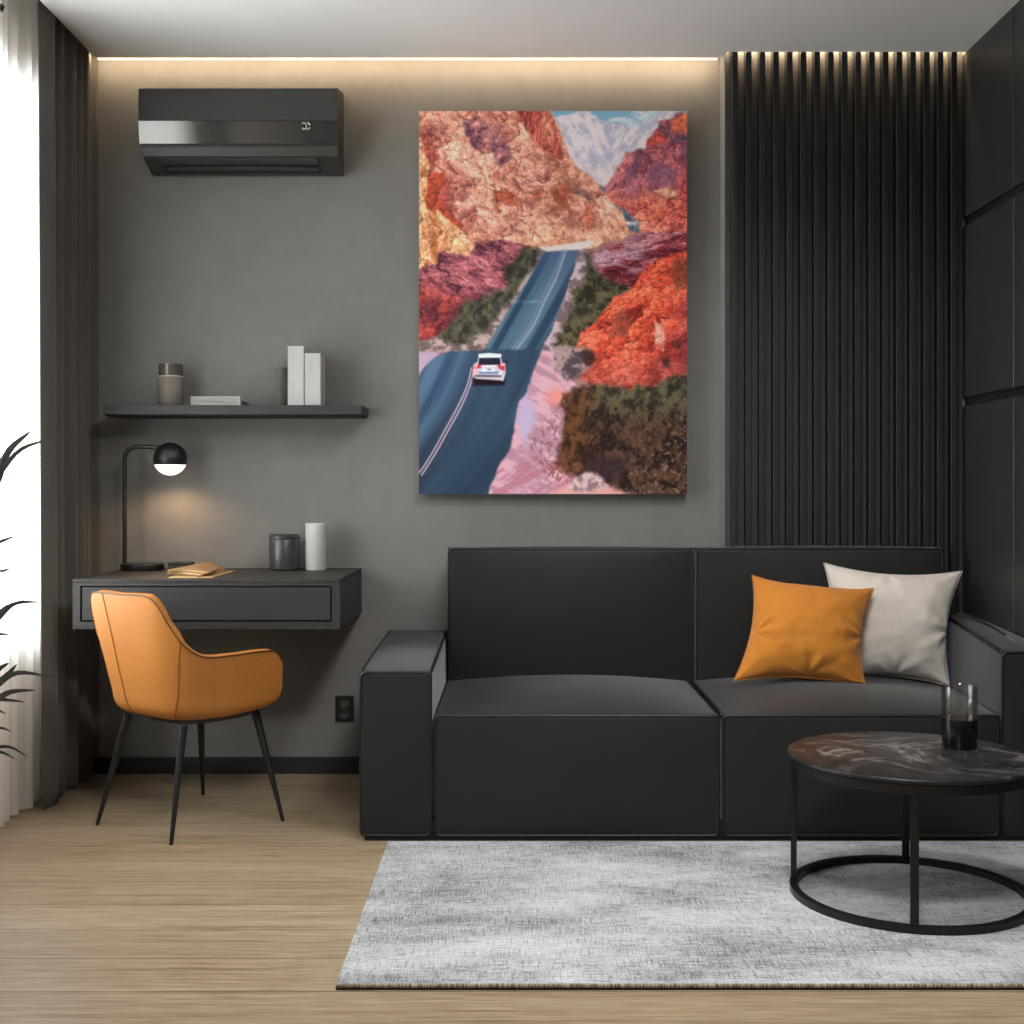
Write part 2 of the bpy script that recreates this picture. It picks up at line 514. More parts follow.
# ------------------------------------------------------------------ curtains
def curtain(name, ys, xfun, z0, z1, m, thick=0.0, nz=24):
    bm = bmesh.new(); rows_ = []
    for j in range(nz + 1):
        t = j / nz; z = z0 + (z1 - z0) * t
        rows_.append([bm.verts.new((xfun(y, t), y, z)) for y in ys])
    for a, b in zip(rows_, rows_[1:]):
        for i in range(len(ys) - 1):
            bm.faces.new((a[i], a[i + 1], b[i + 1], b[i]))
    o = obj(name, bm, m, None, True)
    if thick:
        s = o.modifiers.new('cloth', 'SOLIDIFY'); s.thickness = thick; s.offset = 0
    return o
def fold(y, t, cen, amp, freq, ph):
    a = math.sin(y * freq + ph + 0.6 * math.sin(y * 9 + ph))
    a = math.copysign(abs(a) ** 0.75, a)
    b = math.sin(y * freq * 0.43 + ph * 2.1 + t * 0.5)
    k = 0.8 + 0.35 * (1 - t) ** 2
    return cen + amp * k * (0.75 * a + 0.35 * b) + 0.006 * math.sin(y * 70 + t * 3)
ys = [-0.003 - 0.597 * i / 360 for i in range(361)]
def drape_x(y, t):
    x = fold(y, t, -1.585, 0.030, 112, 0.7)
    k = max(0.0, min(1.0, (-y - 0.44) / 0.06))            # wide flat leading edge
    lead = -1.556 - 0.012 * math.cos((-y - 0.40) * 26) + 0.012 * (1 - t)
    return x * (1 - k) + lead * k
o = curtain('curtain', ys, drape_x, 0.012, 2.755, 'drape', 0.004)
tag(o, 'dark grey floor-length curtain drawn into the corner beside the white sheer', 'curtain')
ys = [-2.07 - 0.60 * i / 150 for i in range(151)]
o = curtain('curtain', ys, lambda y, t: fold(y, t, -1.595, 0.036, 58, 2.2), 0.012, 2.755, 'drape', 0.004)  # unseen curtain, added to bound the window's reflection in the air conditioner
tag(o, 'second dark grey curtain, unseen, added past the sheer for the reflection', 'curtain')
ys = [-0.36 - 1.66 * i / 560 for i in range(561)]
def sheer_x(y, t):
    a = math.sin(y * 78 + 0.8 * math.sin(y * 17))
    return -1.628 + 0.016 * math.copysign(abs(a) ** 0.7, a) * (0.8 + 0.4 * (1 - t)) + 0.008 * math.sin(y * 23 + 1.2)
o = curtain('sheer_curtain', ys, sheer_x, 0.006, 2.755, 'sheer', 0.0, 10)
tag(o, 'white translucent sheer curtain glowing with daylight in front of the window', 'curtain')
tr_ = box('curtain_track', -1.66, -1.60, -2.60, -0.02, 2.757, 2.7695, 'track')
tag(tr_, 'thin black curtain track in the ceiling pocket above the curtains', 'curtain track')
cp = thing('curtain_pull', (-1.50, -1.055, 2.455), 'short dark pull with a pale bead hanging by the sheer at the top edge', 'curtain pull')
tube('cord', [(-1.50, -1.055, H - 0.0005), (-1.50, -1.055, 2.497)], 0.006, 'track', cp)
lathe('bead', [(0.0, 2.498), (0.008, 2.495), (0.010, 2.487), (0.008, 2.478), (0.0, 2.477)], -1.50, -1.055, 'rim', cp, 16)
lathe('tip', [(0.0, 2.479), (0.009, 2.474), (0.006, 2.463), (0.0, 2.453)], -1.50, -1.055, 'track', cp, 16)

# ------------------------------------------------------------------ wall air conditioner
ac = thing('air_conditioner', (-1.0, 0, 2.235), 'charcoal split air conditioner mounted high on the grey wall', 'air conditioner')
AX0, AX1 = -1.354, -0.6385
prof = [(-0.001, 2.545), (-0.16, 2.516), (-0.176, 2.505), (-0.166, 2.298), (-0.150, 2.268), (-0.038, 2.233), (-0.001, 2.233)]
bm = bmesh.new(); add_prism(bm, prof, AX0 + 0.002, AX1 - 0.002, 'x')
o = obj('housing', bm, 'ac_body', ac); bevel(o, 0.004, 2)
# front panel: plain upper part, glossy lower band leaning back
bm = bmesh.new()
add_prism(bm, [(-0.1785, 2.506), (-0.190, 2.504), (-0.1925, 2.388), (-0.1785, 2.388)], AX0, AX1, 'x')
o = obj('front_panel', bm, 'ac_body', ac); bevel(o, 0.0015, 1)
bm = bmesh.new()
add_prism(bm, [(-0.1785, 2.3865), (-0.1925, 2.3865), (-0.1775, 2.309), (-0.169, 2.3085), (-0.172, 2.35)], AX0, AX1, 'x')
o = obj('gloss_band', bm, 'ac_gloss', ac)
# outlet in the sloping underside
def slope_quad(bm, x0, x1, t0, t1, h0, h1):
    p0, p1 = Vector((0, -0.150, 2.268)), Vector((0, -0.038, 2.233))
    d = (p1 - p0); nrm = Vector((0, -d.z, d.y)).normalized() * -1
    if nrm.z > 0: nrm = -nrm
    vs = []
    for x in (x0, x1):
        for t in (t0, t1):
            for h in (h0, h1):
                vs.append(bm.verts.new(p0 + d * t + nrm * h + Vector((x, 0, 0))))
    for q in ((0, 1, 3, 2), (4, 6, 7, 5), (0, 4, 5, 1), (2, 3, 7, 6), (0, 2, 6, 4), (1, 5, 7, 3)):
        bm.faces.new([vs[i] for i in q])
bm = bmesh.new(); slope_quad(bm, AX0 + 0.055, AX1 - 0.075, 0.02, 0.92, -0.002, 0.0012)
obj('air_outlet', bm, 'ac_dark', ac)
bm = bmesh.new(); slope_quad(bm, AX0 + 0.06, AX1 - 0.08, 0.02, 0.36, 0.0014, 0.007)
o = obj('flap', bm, 'ac_flap', ac); bevel(o, 0.002, 2)
bm = bmesh.new(); slope_quad(bm, AX0 + 0.075, AX1 - 0.085, 0.52, 0.74, 0.0014, 0.006)
o = obj('flap', bm, 'ac_flap', ac); bevel(o, 0.002, 2)
bm = bmesh.new()
lx, lz = -0.752, 2.369
for pts in ([(-.014, .008), (-.006, .011), (0, .006), (.002, -.004), (-.002, -.011)], [(-.014, -.006), (-.009, -.011), (-.003, -.010)],
            [(.004, .011), (.009, .010), (.011, .005)], [(.013, .010), (.0145, .002)], [(.004, -.011), (.010, -.010), (.014, -.004)]):
    P = catmull([(a, b) for a, b in pts], 10)
    def fy(z): return -0.1925 + (2.3865 - z) * (0.0150 / 0.0775) if z < 2.3865 else -0.1925
    add_tube(bm, [(lx + p[0], fy(lz + p[1]) - 0.0008, lz + p[1]) for p in P], 0.0021, 8)
obj('emblem', bm, 'logo', ac, True)

# ------------------------------------------------------------------ floating shelf and what stands on it
sh = thing('wall_shelf', (-1.0, 0, 1.33), 'long dark grey floating shelf on the wall above the desk', 'shelf')
box('board', -1.478, -0.549, -0.20, -0.0005, 1.331, 1.365, 'shelf', sh, 0.0015)
box('under_strip', -1.474, -0.553, -0.19, -0.004, 1.327, 1.331, 'desk_gap', sh)
ZS = 1.3651
j = thing('storage_jar', (-1.262, -0.10, ZS), 'taupe lidded jar with a smoky lid on the wall shelf', 'jar')
lathe('body', [(0, ZS), (0.041, ZS), (0.0435, ZS + 0.004), (0.0460, ZS + 0.06), (0.0455, ZS + 0.104), (0.043, ZS + 0.108), (0, ZS + 0.108)], -1.262, -0.10, 'taupe', j)
lathe('rim', [(0.0, ZS + 0.1082), (0.0455, ZS + 0.1082), (0.0465, ZS + 0.110), (0.0455, ZS + 0.112), (0, ZS + 0.112)], -1.262, -0.10, 'rim', j)
jl = lathe('lid', [(0, ZS + 0.1122), (0.042, ZS + 0.1122), (0.043, ZS + 0.114), (0.043, ZS + 0.154), (0.040, ZS + 0.157), (0, ZS + 0.157)], -1.262, -0.10, 'jar_lid' if 'jar_lid' in M else 'taupe', j)
M_lid = simple('smoky_lid', rgb(88, 82, 76), 0.18, var=0.1, spec=0.8)
jl.data.materials[0] = M_lid

def lying_book(x0, x1, y0, y1, z0, h, label):
    b = thing('book', ((x0 + x1) / 2, (y0 + y1) / 2, z0), label, 'book')
    bm = bmesh.new()
    add_box(bm, x0, x1, y0, y1, z0, z0 + 0.004); add_box(bm, x0, x1, y0, y1, z0 + h - 0.004, z0 + h)
    add_box(bm, x0, x0 + 0.004, y0, y1, z0 + 0.004, z0 + h - 0.004)
    add_box(bm, x1 - 0.003, x1, y0, y1, z0 + 0.004, z0 + h - 0.004)
    o = obj('cover', bm, 'book_white', b)
    box('page_block', x0 + 0.0042, x1 - 0.0035, y0 + 0.003, y1 - 0.003, z0 + 0.0042, z0 + h - 0.0042, 'pages', b)
    return b
bk = lying_book(-1.173, -0.994, -0.165, -0.045, ZS, 0.033, 'white book lying flat on the wall shelf')
bm = bmesh.new(); rr = random.Random(3)
x = -1.118
while x < -1.055:
    add_box(bm, x, x + 0.0018, -0.1665, -0.1648, ZS + 0.012, ZS + 0.012 + rr.choice((0.005, 0.008))); x += rr.choice((0.004, 0.006, 0.008))
obj('spine_lettering', bm, 'ink', bk)
nb = thing('notebook', (-0.983, -0.10, ZS), 'small dark thin notebook tucked at the end of the flat white book', 'notebook')
bm = bmesh.new(); add_prism(bm, [(-0.9925, ZS), (-0.9925, ZS + 0.020), (-0.985, ZS + 0.016), (-0.966, ZS + 0.003), (-0.966, ZS)], -0.14, -0.05, 'y')
obj('cover', bm, 'shelf', nb)
g = thing('glass_vase', (-0.849, -0.10, ZS), 'slim smoky glass cylinder beside the tall white book on the shelf', 'vase')
lathe('glass_wall', [(0, ZS), (0.0235, ZS), (0.0245, ZS + 0.003), (0.0245, ZS + 0.141), (0.0235, ZS + 0.1425), (0.0215, ZS + 0.141), (0.0215, ZS + 0.008), (0, ZS + 0.007)], -0.851, -0.10, 'smoked', g)

def standing_book(x0, x1, y0, y1, z0, h, label, seed, txt):
    b = thing('book', ((x0 + x1) / 2, (y0 + y1) / 2, z0), label, 'book')
    bm = bmesh.new()
    add_box(bm, x0, x0 + 0.003, y0, y1, z0, z0 + h); add_box(bm, x1 - 0.003, x1, y0, y1, z0, z0 + h)
    add_box(bm, x0 + 0.003, x1 - 0.003, y0, y0 + 0.003, z0, z0 + h)
    o = obj('cover', bm, 'book_white', b); bevel(o, 0.0008, 1)
    box('page_block', x0 + 0.0032, x1 - 0.0032, y0 + 0.0032, y1 - 0.003, z0 + 0.003, z0 + h - 0.003, 'pages_up', b)
    rr = random.Random(seed)
    for (xc, za, zb) in txt:                                  # faint upright lines of small lettering
        z = zb; bm = bmesh.new()
        while z > za:
            k = rr.random()
            hh = rr.choice((0.004, 0.005, 0.006))
            add_box(bm, xc - 0.004, xc + 0.004, y0 - 0.0006, y0 + 0.0005, z - 0.0013, z)
            if k < 0.6: add_box(bm, xc - 0.004, xc - 0.0025, y0 - 0.0006, y0 + 0.0005, z - hh, z)
            if k > 0.3: add_box(bm, xc + 0.0025, xc + 0.004, y0 - 0.0006, y0 + 0.0005, z - hh, z)
            z -= hh + rr.choice((0.002, 0.003, 0.006))
        obj('spine_lettering', bm, 'ink', b)
    return b
standing_book(-0.8225, -0.7645, -0.16, -0.045, ZS, 0.216, 'taller upright white book on the shelf next to the glass cylinder', 5,
              [(-0.805, ZS + 0.15, ZS + 0.195), (-0.805, ZS + 0.02, ZS + 0.09)])
standing_book(-0.7615, -0.7035, -0.16, -0.045, ZS, 0.190, 'shorter upright white book at the outer end of the shelf row', 8,
              [(-0.738, ZS + 0.118, ZS + 0.166)])

# ------------------------------------------------------------------ floating desk
dk = thing('desk', (-1.0, 0, 0.604), 'wall-mounted dark grey desk with one wide drawer', 'desk')
DX0, DX1, DY, DZ0, DZ1 = -1.449, -0.574, -0.60, 0.604, 0.768
bm = bmesh.new(); add_box(bm, DX0, DX1, DY, -0.0005, DZ1 - 0.012, DZ1)
o = obj('desk_top', bm, 'desk_top', dk); bevel(o, 0.0015, 1)
bm = bmesh.new()
add_box(bm, DX0, DX1, DY, -0.0005, DZ0, DZ0 + 0.024)
add_box(bm, DX0, DX0 + 0.024, DY, -0.0005, DZ0 + 0.024, DZ1 - 0.0121)
add_box(bm, DX1 - 0.026, DX1, DY, -0.0005, DZ0 + 0.024, DZ1 - 0.0121)
add_box(bm, DX0 + 0.024, DX1 - 0.026, DY, -0.0005, DZ1 - 0.022, DZ1 - 0.0121)
add_box(bm, DX0 + 0.024, DX1 - 0.026, -0.02, -0.0005, DZ0 + 0.024, DZ1 - 0.022)
o = obj('carcass', bm, 'desk', dk)
bm = bmesh.new(); add_box(bm, DX0 + 0.025, DX1 - 0.027, DY + 0.03, DY + 0.10, DZ0 + 0.025, DZ1 - 0.023)
obj('shadow_gap', bm, 'desk_gap', dk)
o = box('drawer', DX0 + 0.029, DX1 - 0.031, DY + 0.003, DY + 0.02995, DZ0 + 0.029, DZ1 - 0.027, 'desk', dk, 0.0015)

ZD = 0.7681
# lamp
lm = thing('desk_lamp', (-1.357, -0.13, ZD), 'black desk lamp with a half-globe shade lit over the desk', 'lamp')
lathe('base', [(0, ZD), (0.076, ZD), (0.078, ZD + 0.003), (0.078, ZD + 0.021), (0.075, ZD + 0.0245), (0, ZD + 0.025)], -1.357, -0.13, 'lamp_black', lm)
c = 0.045
pts = [(-1.422, -0.13, ZD + 0.02), (-1.422, -0.13, 1.218 - c)]
for k in range(1, 9):
    a = PI - k * PI / 16
    pts.append((-1.422 + c + c * math.cos(a), -0.13, 1.218 - c + c * math.sin(a)))
pts += [(-1.33, -0.13, 1.217), (-1.295, -0.13, 1.213)]
tube('pole', pts, 0.0078, 'lamp_black', lm, 14)
gx, gz, gr = -1.256, 1.173, 0.0605
cut = -0.021
pr = [(0.0, gz + gr)]
for k in range(1, 25):
    a = PI / 2 - k * (PI / 2 - math.asin(cut / gr)) / 24
    pr.append((gr * math.cos(a), gz + gr * math.sin(a)))
pr += [(gr * 0.90, gz + cut + 0.001), (0, gz + cut + 0.001)]
lathe('shade', pr, gx, -0.13, 'lamp_black', lm, 48, 50)
pr = [(0.0, gz + cut), (math.sqrt(gr * gr - cut * cut) - 0.0005, gz + cut)]
for k in range(1, 17):
    a = math.asin(cut / gr) - k * (PI / 2 + math.asin(cut / gr)) / 16
    pr.append(((gr - 0.0005) * math.cos(a), gz + (gr - 0.0005) * math.sin(a)))
tag(lathe('diffuser', pr, gx, -0.13, 'lamp_glow', lm, 48, 50), 'glowing white lower half of the globe')

o = thing('trinket_box', (-1.217, -0.12, ZD), 'small black box on the desk between lamp and booklet', 'box')
box('body', -1.258, -1.178, -0.155, -0.085, ZD, ZD + 0.021, 'lamp_black', o, 0.002)
box('lid', -1.259, -1.177, -0.156, -0.084, ZD + 0.0212, ZD + 0.029, 'lamp_black', o, 0.003)

bkl = thing('booklet', (-1.08, -0.36, ZD), 'open buff paper booklet with curling pages on the desk', 'booklet')
def quad_sheet(name, c4, zf, m, nu=24, nv=12, th=0.002):
    bm = bmesh.new(); gx_ = []
    for i in range(nu + 1):
        row = []
        for k in range(nv + 1):
            u, v = i / nu, k / nv
            p = [(1 - u) * (1 - v) * c4[0][q] + u * (1 - v) * c4[1][q] + u * v * c4[2][q] + (1 - u) * v * c4[3][q] for q in (0, 1)]
            row.append(bm.verts.new((p[0], p[1], zf(u, v))))
        gx_.append(row)
    for i in range(nu):
        for k in range(nv):
            bm.faces.new((gx_[i][k], gx_[i + 1][k], gx_[i + 1][k + 1], gx_[i][k + 1]))
    o = obj(name, bm, m, bkl, True)
    s = o.modifiers.new('t', 'SOLIDIFY'); s.thickness = th; s.offset = 1
    return o
quad_sheet('cover', [(-1.150, -0.545), (-1.005, -0.55), (-1.005, -0.20), (-1.165, -0.22)], lambda u, v: ZD + 0.0005, 'buff')
for q in range(5):
    e = 0.010 * q
    quad_sheet('page', [(-1.185 + e * 0.3, -0.43 - e), (-1.055 + e, -0.53 + e * 0.4), (-1.015 - e * 0.5, -0.27), (-1.16, -0.16)],
               lambda u, v, q=q: ZD + 0.003 + 0.0042 * q * (1 - u * 0.2) + 0.012 * math.sin(PI * min(1, u * 1.0)) ** 1.2 * (0.35 + 0.65 * v) * (0.7 + 0.1 * q),
               'buff' if q % 2 else 'buff_dark', 24, 12, 0.003)

c1 = thing('canister', (-0.841, -0.12, ZD), 'dark charcoal round canister on the desk', 'canister')
lathe('body', [(0, ZD), (0.050, ZD), (0.0555, ZD + 0.006), (0.0565, ZD + 0.03), (0.0565, ZD + 0.108), (0.054, ZD + 0.113), (0, ZD + 0.113)], -0.841, -0.12, 'jar_dark', c1)
lathe('lid', [(0, ZD + 0.1132), (0.0545, ZD + 0.1132), (0.057, ZD + 0.116), (0.057, ZD + 0.126), (0.052, ZD + 0.1315), (0, ZD + 0.133)], -0.841, -0.12, 'jar_dark', c1)
c2 = thing('cylinder_vase', (-0.728, -0.11, ZD), 'tall white cylinder vase at the end of the desk', 'vase')
lathe('body', [(0, ZD), (0.036, ZD), (0.0385, ZD + 0.004), (0.0385, ZD + 0.167), (0.036, ZD + 0.1705), (0.033, ZD + 0.1705), (0.031, ZD + 0.165), (0, ZD + 0.16)], -0.728, -0.11, 'white_matte', c2)

# socket
so = thing('wall_socket', (-0.637, 0, 0.243), 'black double power socket on the wall between desk and sofa', 'socket')
box('plate', -0.671, -0.603, -0.010, -0.0004, 0.195, 0.291, 'socket', so, 0.003)
for zc in (0.222, 0.264):
    ob = lathe('outlet', [(0.0, 0.0), (0.013, 0.0), (0.016, 0.002), (0.018, 0.002), (0.018, 0.0), (0.0, -0.001)], 0, 0, 'ac_flap', so, 24)
    for v in ob.data.vertices:
        x, y, z = v.co; v.co = (x - 0.637, -0.0102 - z, zc + y)

# ------------------------------------------------------------------ canvas print: a desert road between red cliffs
PX0, PX1, PZ0, PZ1 = -0.3553, 0.6366, 1.0452, 2.4627
def vnoise(x, y, seed):
    xi = np.floor(x).astype(np.int64); yi = np.floor(y).astype(np.int64)
    xf = x - xi; yf = y - yi
    xf = xf * xf * (3 - 2 * xf); yf = yf * yf * (3 - 2 * yf)
    def h(a, b):
        n = (a * 374761393 + b * 668265263 + seed * 1442695041) & 0x7fffffff
        n = ((n ^ (n >> 13)) * 1274126177) & 0x7fffffff
        n = n ^ (n >> 16)
        return (n & 0xffff) / 65535.0
    return (h(xi, yi) * (1 - xf) + h(xi + 1, yi) * xf) * (1 - yf) + (h(xi, yi + 1) * (1 - xf) + h(xi + 1, yi + 1) * xf) * yf
def fbm(x, y, sx, sy, seed, oct=5, rot=0.0, gain=0.55):
    c_, s_ = math.cos(rot), math.sin(rot)
    u = (x * c_ + y * s_) / sx; v = (-x * s_ + y * c_) / sy
    t = 0; a = 1; tot = 0
    for k in range(oct):
        t = t + a * vnoise(u * 2 ** k + 17.3 * k, v * 2 ** k + 9.1 * k, seed + k); tot += a; a *= gain
    return t / tot
def worley(x, y, sx, sy, seed, rot=0.0):
    c_, s_ = math.cos(rot), math.sin(rot)
    u = (x * c_ + y * s_) / sx; v = (-x * s_ + y * c_) / sy
    ui = np.floor(u).astype(np.int64); vi = np.floor(v).astype(np.int64)
    def h(a, b, k):
        n = (a * 374761393 + b * 668265263 + (seed * 7 + k) * 1442695041) & 0x7fffffff
        n = ((n ^ (n >> 13)) * 1274126177) & 0x7fffffff
        n = n ^ (n >> 16)
        return (n & 0xffff) / 65535.0
    f1 = np.full(x.shape, 9.0); f2 = np.full(x.shape, 9.0); dx = np.zeros(x.shape); dy = np.zeros(x.shape); cr = np.zeros(x.shape)
    for a in (-1, 0, 1):
        for b in (-1, 0, 1):
            ca_, cb_ = ui + a, vi + b
            px = ca_ + h(ca_, cb_, 1) - u; py = cb_ + h(ca_, cb_, 2) - v
            d = np.hypot(px, py); near_ = d < f1
            f2 = np.where(near_, f1, np.minimum(f2, d))
            dx = np.where(near_, -px, dx); dy = np.where(near_, -py, dy); cr = np.where(near_, h(ca_, cb_, 3), cr)
            f1 = np.where(near_, d, f1)
    gx_ = dx * c_ - dy * s_; gy_ = dx * s_ + dy * c_       # back to picture axes
    return f1, f2, gx_, gy_, cr
def paint_canvas(step=0.6):
    nx = int(268 / step) + 1; ny = int(383 / step) + 1
    X, Y = np.meshgrid(np.linspace(419, 687, nx), np.linspace(111, 494, ny))
    I = np.zeros((ny, nx, 3)) + 128.0
    wx = (fbm(X, Y, 9, 9, 301, 4) - 0.5) ; wy = (fbm(X, Y, 9, 9, 311, 4) - 0.5)
    def sm(a, lo, hi):
        t = np.clip((a - lo) / (hi - lo), 0, 1); return t * t * (3 - 2 * t)
    def poly(pts, rag=4.0, soft=1.2):
        x = X + wx * rag * 2; y = Y + wy * rag * 2
        inside = np.zeros(X.shape, bool); dist = np.full(X.shape, 1e9)
        n = len(pts)
        for i in range(n):
            x0, y0 = pts[i]; x1, y1 = pts[(i + 1) % n]
            if y0 != y1:
                c_ = ((y0 > y) != (y1 > y)) & (x < (x1 - x0) * (y - y0) / (y1 - y0) + x0)
                inside ^= c_
            dx, dy = x1 - x0, y1 - y0; L = dx * dx + dy * dy + 1e-9
            t = np.clip(((x - x0) * dx + (y - y0) * dy) / L, 0, 1)
            dist = np.minimum(dist, np.hypot(x - x0 - t * dx, y - y0 - t * dy))
        sd = np.where(inside, dist, -dist)
        return np.clip(sd / soft * 0.5 + 0.5, 0, 1)
    def lay(mask, col):
        nonlocal I
        col = np.asarray(col, float)
        if col.ndim == 1: col = col[None, None, :]
        I = I * (1 - mask[..., None]) + col * mask[..., None]
    def lerp(a, b, t):
        a = np.asarray(a, float); b = np.asarray(b, float)
        if a.ndim == 1: a = a[None, None, :]
        if b.ndim == 1: b = b[None, None, :]
        return a * (1 - t[..., None]) + b * t[..., None]
    def emboss(hf, k, lx=-0.8, ly=-0.6):
        gy, gx_ = np.gradient(hf)
        s = -(gx_ * lx + gy * ly) * k * 0.8 / step
        return np.clip(s, -1, 1)
    def rock(dark, mid, light, sx, sy, seed, rot, k=9.0, k2=5.0):
        h0 = fbm(X, Y, sx * 1.8, sy * 1.8, seed + 7, 5, rot, 0.55)
        u = (fbm(X, Y, sx * .6, sy * .6, seed + 17, 4) - .5) * sx * 0.9; v = (fbm(X, Y, sx * .6, sy * .6, seed + 27, 4) - .5) * sy * 0.9
        a1, a2, ax_, ay_, ac_ = worley(X + u, Y + v, sx * .95, sy * .95, seed, rot)
        b1, b2, bx_, by_, bc_ = worley(X + u * .8, Y + v * .8, sx * .38, sy * .38, seed + 3, rot)
        c1, c2, cx_, cy_, cc_ = worley(X + u * .4, Y + v * .4, sx * .17, sy * .17, seed + 5, rot)
        L = lambda gx_, gy_: np.clip(-(gx_ * 0.75 + gy_ * 0.66), -1, 1)
        h2 = fbm(X, Y, sx * .2, sy * .2, seed + 40, 3, rot * 0.6, 0.6)
        t = 0.46 + .34 * L(ax_, ay_) + .24 * L(bx_, by_) + .14 * L(cx_, cy_) + .28 * (ac_ - .5) + .20 * (bc_ - .5) + .16 * (cc_ - .5) + 1.5 * (h0 - .5) + .7 * (h2 - .5)
        t = np.clip(t, 0, 1)
        km = sm(fbm(X, Y, sx * .8, sy * .8, seed + 60, 3), .40, .62)
        cr_ = (1 - .30 * km * (1 - sm(a2 - a1, 0.0, 0.13))) * (1 - .20 * (1 - km) * (1 - sm(b2 - b1, 0.0, 0.2)))
        c_ = np.where((t < 0.5)[..., None], lerp(dark, mid, t * 2), lerp(mid, light, t * 2 - 1))
        fine = fbm(X, Y, 2.4, 1.8, seed + 70, 3, rot, .7)
        return c_ * (cr_ * (0.80 + 0.52 * fine))[..., None]
    e1, e2, ex, ey, ec = worley(X + wx * 8, Y + wy * 8, 6, 5, 401, .5)
    eg = -(ex * .7 + ey * .6) * .9 + (ec - .5) * .7 + (fbm(X, Y, 4, 3, 411, 3) - .5) * .8 - .15 * (1 - sm(e2 - e1, 0, .2))
    def spots(mask_pts, col, rag=3, a=1.0, soft=2.0):
        col = np.asarray(col, float)[None, None, :] * (1 + 0.42 * eg)[..., None]
        lay(poly(mask_pts, rag, soft) * a, col)
    # dusty ground under everything
    lay(np.ones(X.shape), lerp((150, 96, 98), (196, 146, 142), fbm(X, Y, 10, 7, 3, 4)))
    # sky and snowy mountain
    cl_ = fbm(X, Y, 22, 10, 5, 5)
    lay(sm(Y, 200, 190), lerp((124, 172, 200), (212, 220, 228), sm(cl_, 0.50, 0.72)))
    st = fbm(X, Y, 26, 5, 21, 5, -0.95); st2 = fbm(X, Y, 24, 5, 25, 5, 1.05)
    mt = lerp((182, 182, 204), (228, 218, 224), sm(np.where(X < 612, st2, st) * .6 + .4 * fbm(X, Y, 6, 6, 29, 4), 0.38, 0.62))
    mt = lerp(mt, (232, 208, 206), sm(Y, 150, 190) * 0.7)
    lay(poly([(530, 111), (552, 119), (575, 112), (588, 110), (598, 118), (612, 124), (630, 127), (642, 126), (655, 117), (662, 111), (676, 111), (676, 150), (610, 195), (570, 190)], 3), mt)
    # far right hill
    rh = rock((124, 66, 82), (194, 108, 114), (224, 146, 138), 24, 26, 61, 0.9)
    rh = lerp(rh, rock((128, 50, 54), (202, 92, 86), (238, 150, 124), 14, 12, 71, 0.4), sm(Y + 0.25 * (X - 640) + 40 * (fbm(X, Y, 30, 30, 7) - .5), 178, 208))
    rh = lerp(rh, (128, 92, 124), np.clip(sm(fbm(X, Y, 18, 30, 81, 4), 0.55, 0.7) * sm(Y, 205, 170), 0, 1) * 0.6)
    lay(poly([(598, 196), (609, 182), (618, 166), (627, 152), (646, 148), (648, 138), (657, 131), (662, 121), (670, 120), (675, 114), (690, 112), (690, 236), (628, 236), (606, 202)], 3), rh)
    spots([(648, 140), (656, 132), (668, 134), (672, 140), (662, 147), (648, 147)], (186, 84, 74), 3)
    spots([(671, 119), (682, 114), (688, 116), (688, 130), (676, 132), (670, 126)], (214, 112, 84), 3)
    spots([(660, 122), (668, 130), (674, 138), (684, 133), (688, 140), (674, 145), (664, 134)], (92, 78, 100), 4, 0.8)
    spots([(655, 190), (668, 186), (676, 192), (680, 198), (668, 197)], (240, 186, 150), 4, .85)
    spots([(648, 206), (662, 202), (668, 212), (656, 222), (646, 216)], (226, 116, 84), 6, .5)
    spots([(634, 155), (641, 158), (640, 178), (634, 182)], (120, 92, 120), 5, .5, 4)
    # distant road below it
    spots([(598, 203), (614, 205), (627, 212), (637, 221), (641, 233), (628, 232), (622, 220)], (92, 116, 134), 1.5)
    spots([(622, 220), (637, 221), (636, 225), (626, 224)], (214, 204, 208), 1)
    spots([(585, 183), (602, 186), (607, 190), (596, 197), (586, 194)], (126, 118, 138), 2)
    # sunlit hill
    lh = rock((140, 72, 72), (222, 150, 130), (248, 200, 178), 36, 21, 91, 0.85, 11, 6.5)
    yel = fbm(X, Y, 40, 40, 15, 3)
    lh = lerp(lh, rock((170, 102, 78), (232, 170, 138), (250, 212, 182), 22, 13, 95, 0.5), np.clip(sm(Y, 205, 245) * sm(X, 485, 545) + 0.5 * sm(yel, .5, .7), 0, 0.85))
    lay(poly([(415, 108), (550, 108), (557, 124), (562, 136), (566, 150), (573, 163), (586, 173), (597, 182), (600, 188), (606, 197), (614, 206), (624, 216), (630, 228), (632, 236), (614, 242), (590, 248), (545, 252), (515, 244), (460, 256), (415, 280)], 3), lh)
    cliff = rock((112, 44, 52), (190, 92, 80), (222, 132, 110), 9, 34, 101, 0.15, 9)
    lay(poly([(514, 108), (549, 108), (555, 122), (559, 138), (562, 152), (560, 160), (548, 156), (541, 150), (531, 137), (524, 122)], 3, 2), cliff)
    spots([(540, 112), (550, 116), (556, 132), (552, 146), (545, 142), (542, 126)], (232, 158, 128), 4, .6, 3)
    lay(poly([(464, 120), (480, 118), (500, 126), (506, 140), (510, 158), (500, 164), (490, 152), (470, 148), (466, 136)], 6, 3), rock((84, 54, 76), (150, 92, 100), (206, 140, 130), 9, 9, 111, 0.3))
    for q in ([(482, 131), (498, 129), (500, 143), (490, 145), (483, 140)], [(495, 155), (506, 150), (508, 154), (498, 159)], [(469, 122), (481, 121), (480, 127), (471, 129)]):
        spots(q, (206, 138, 136), 2, .85)
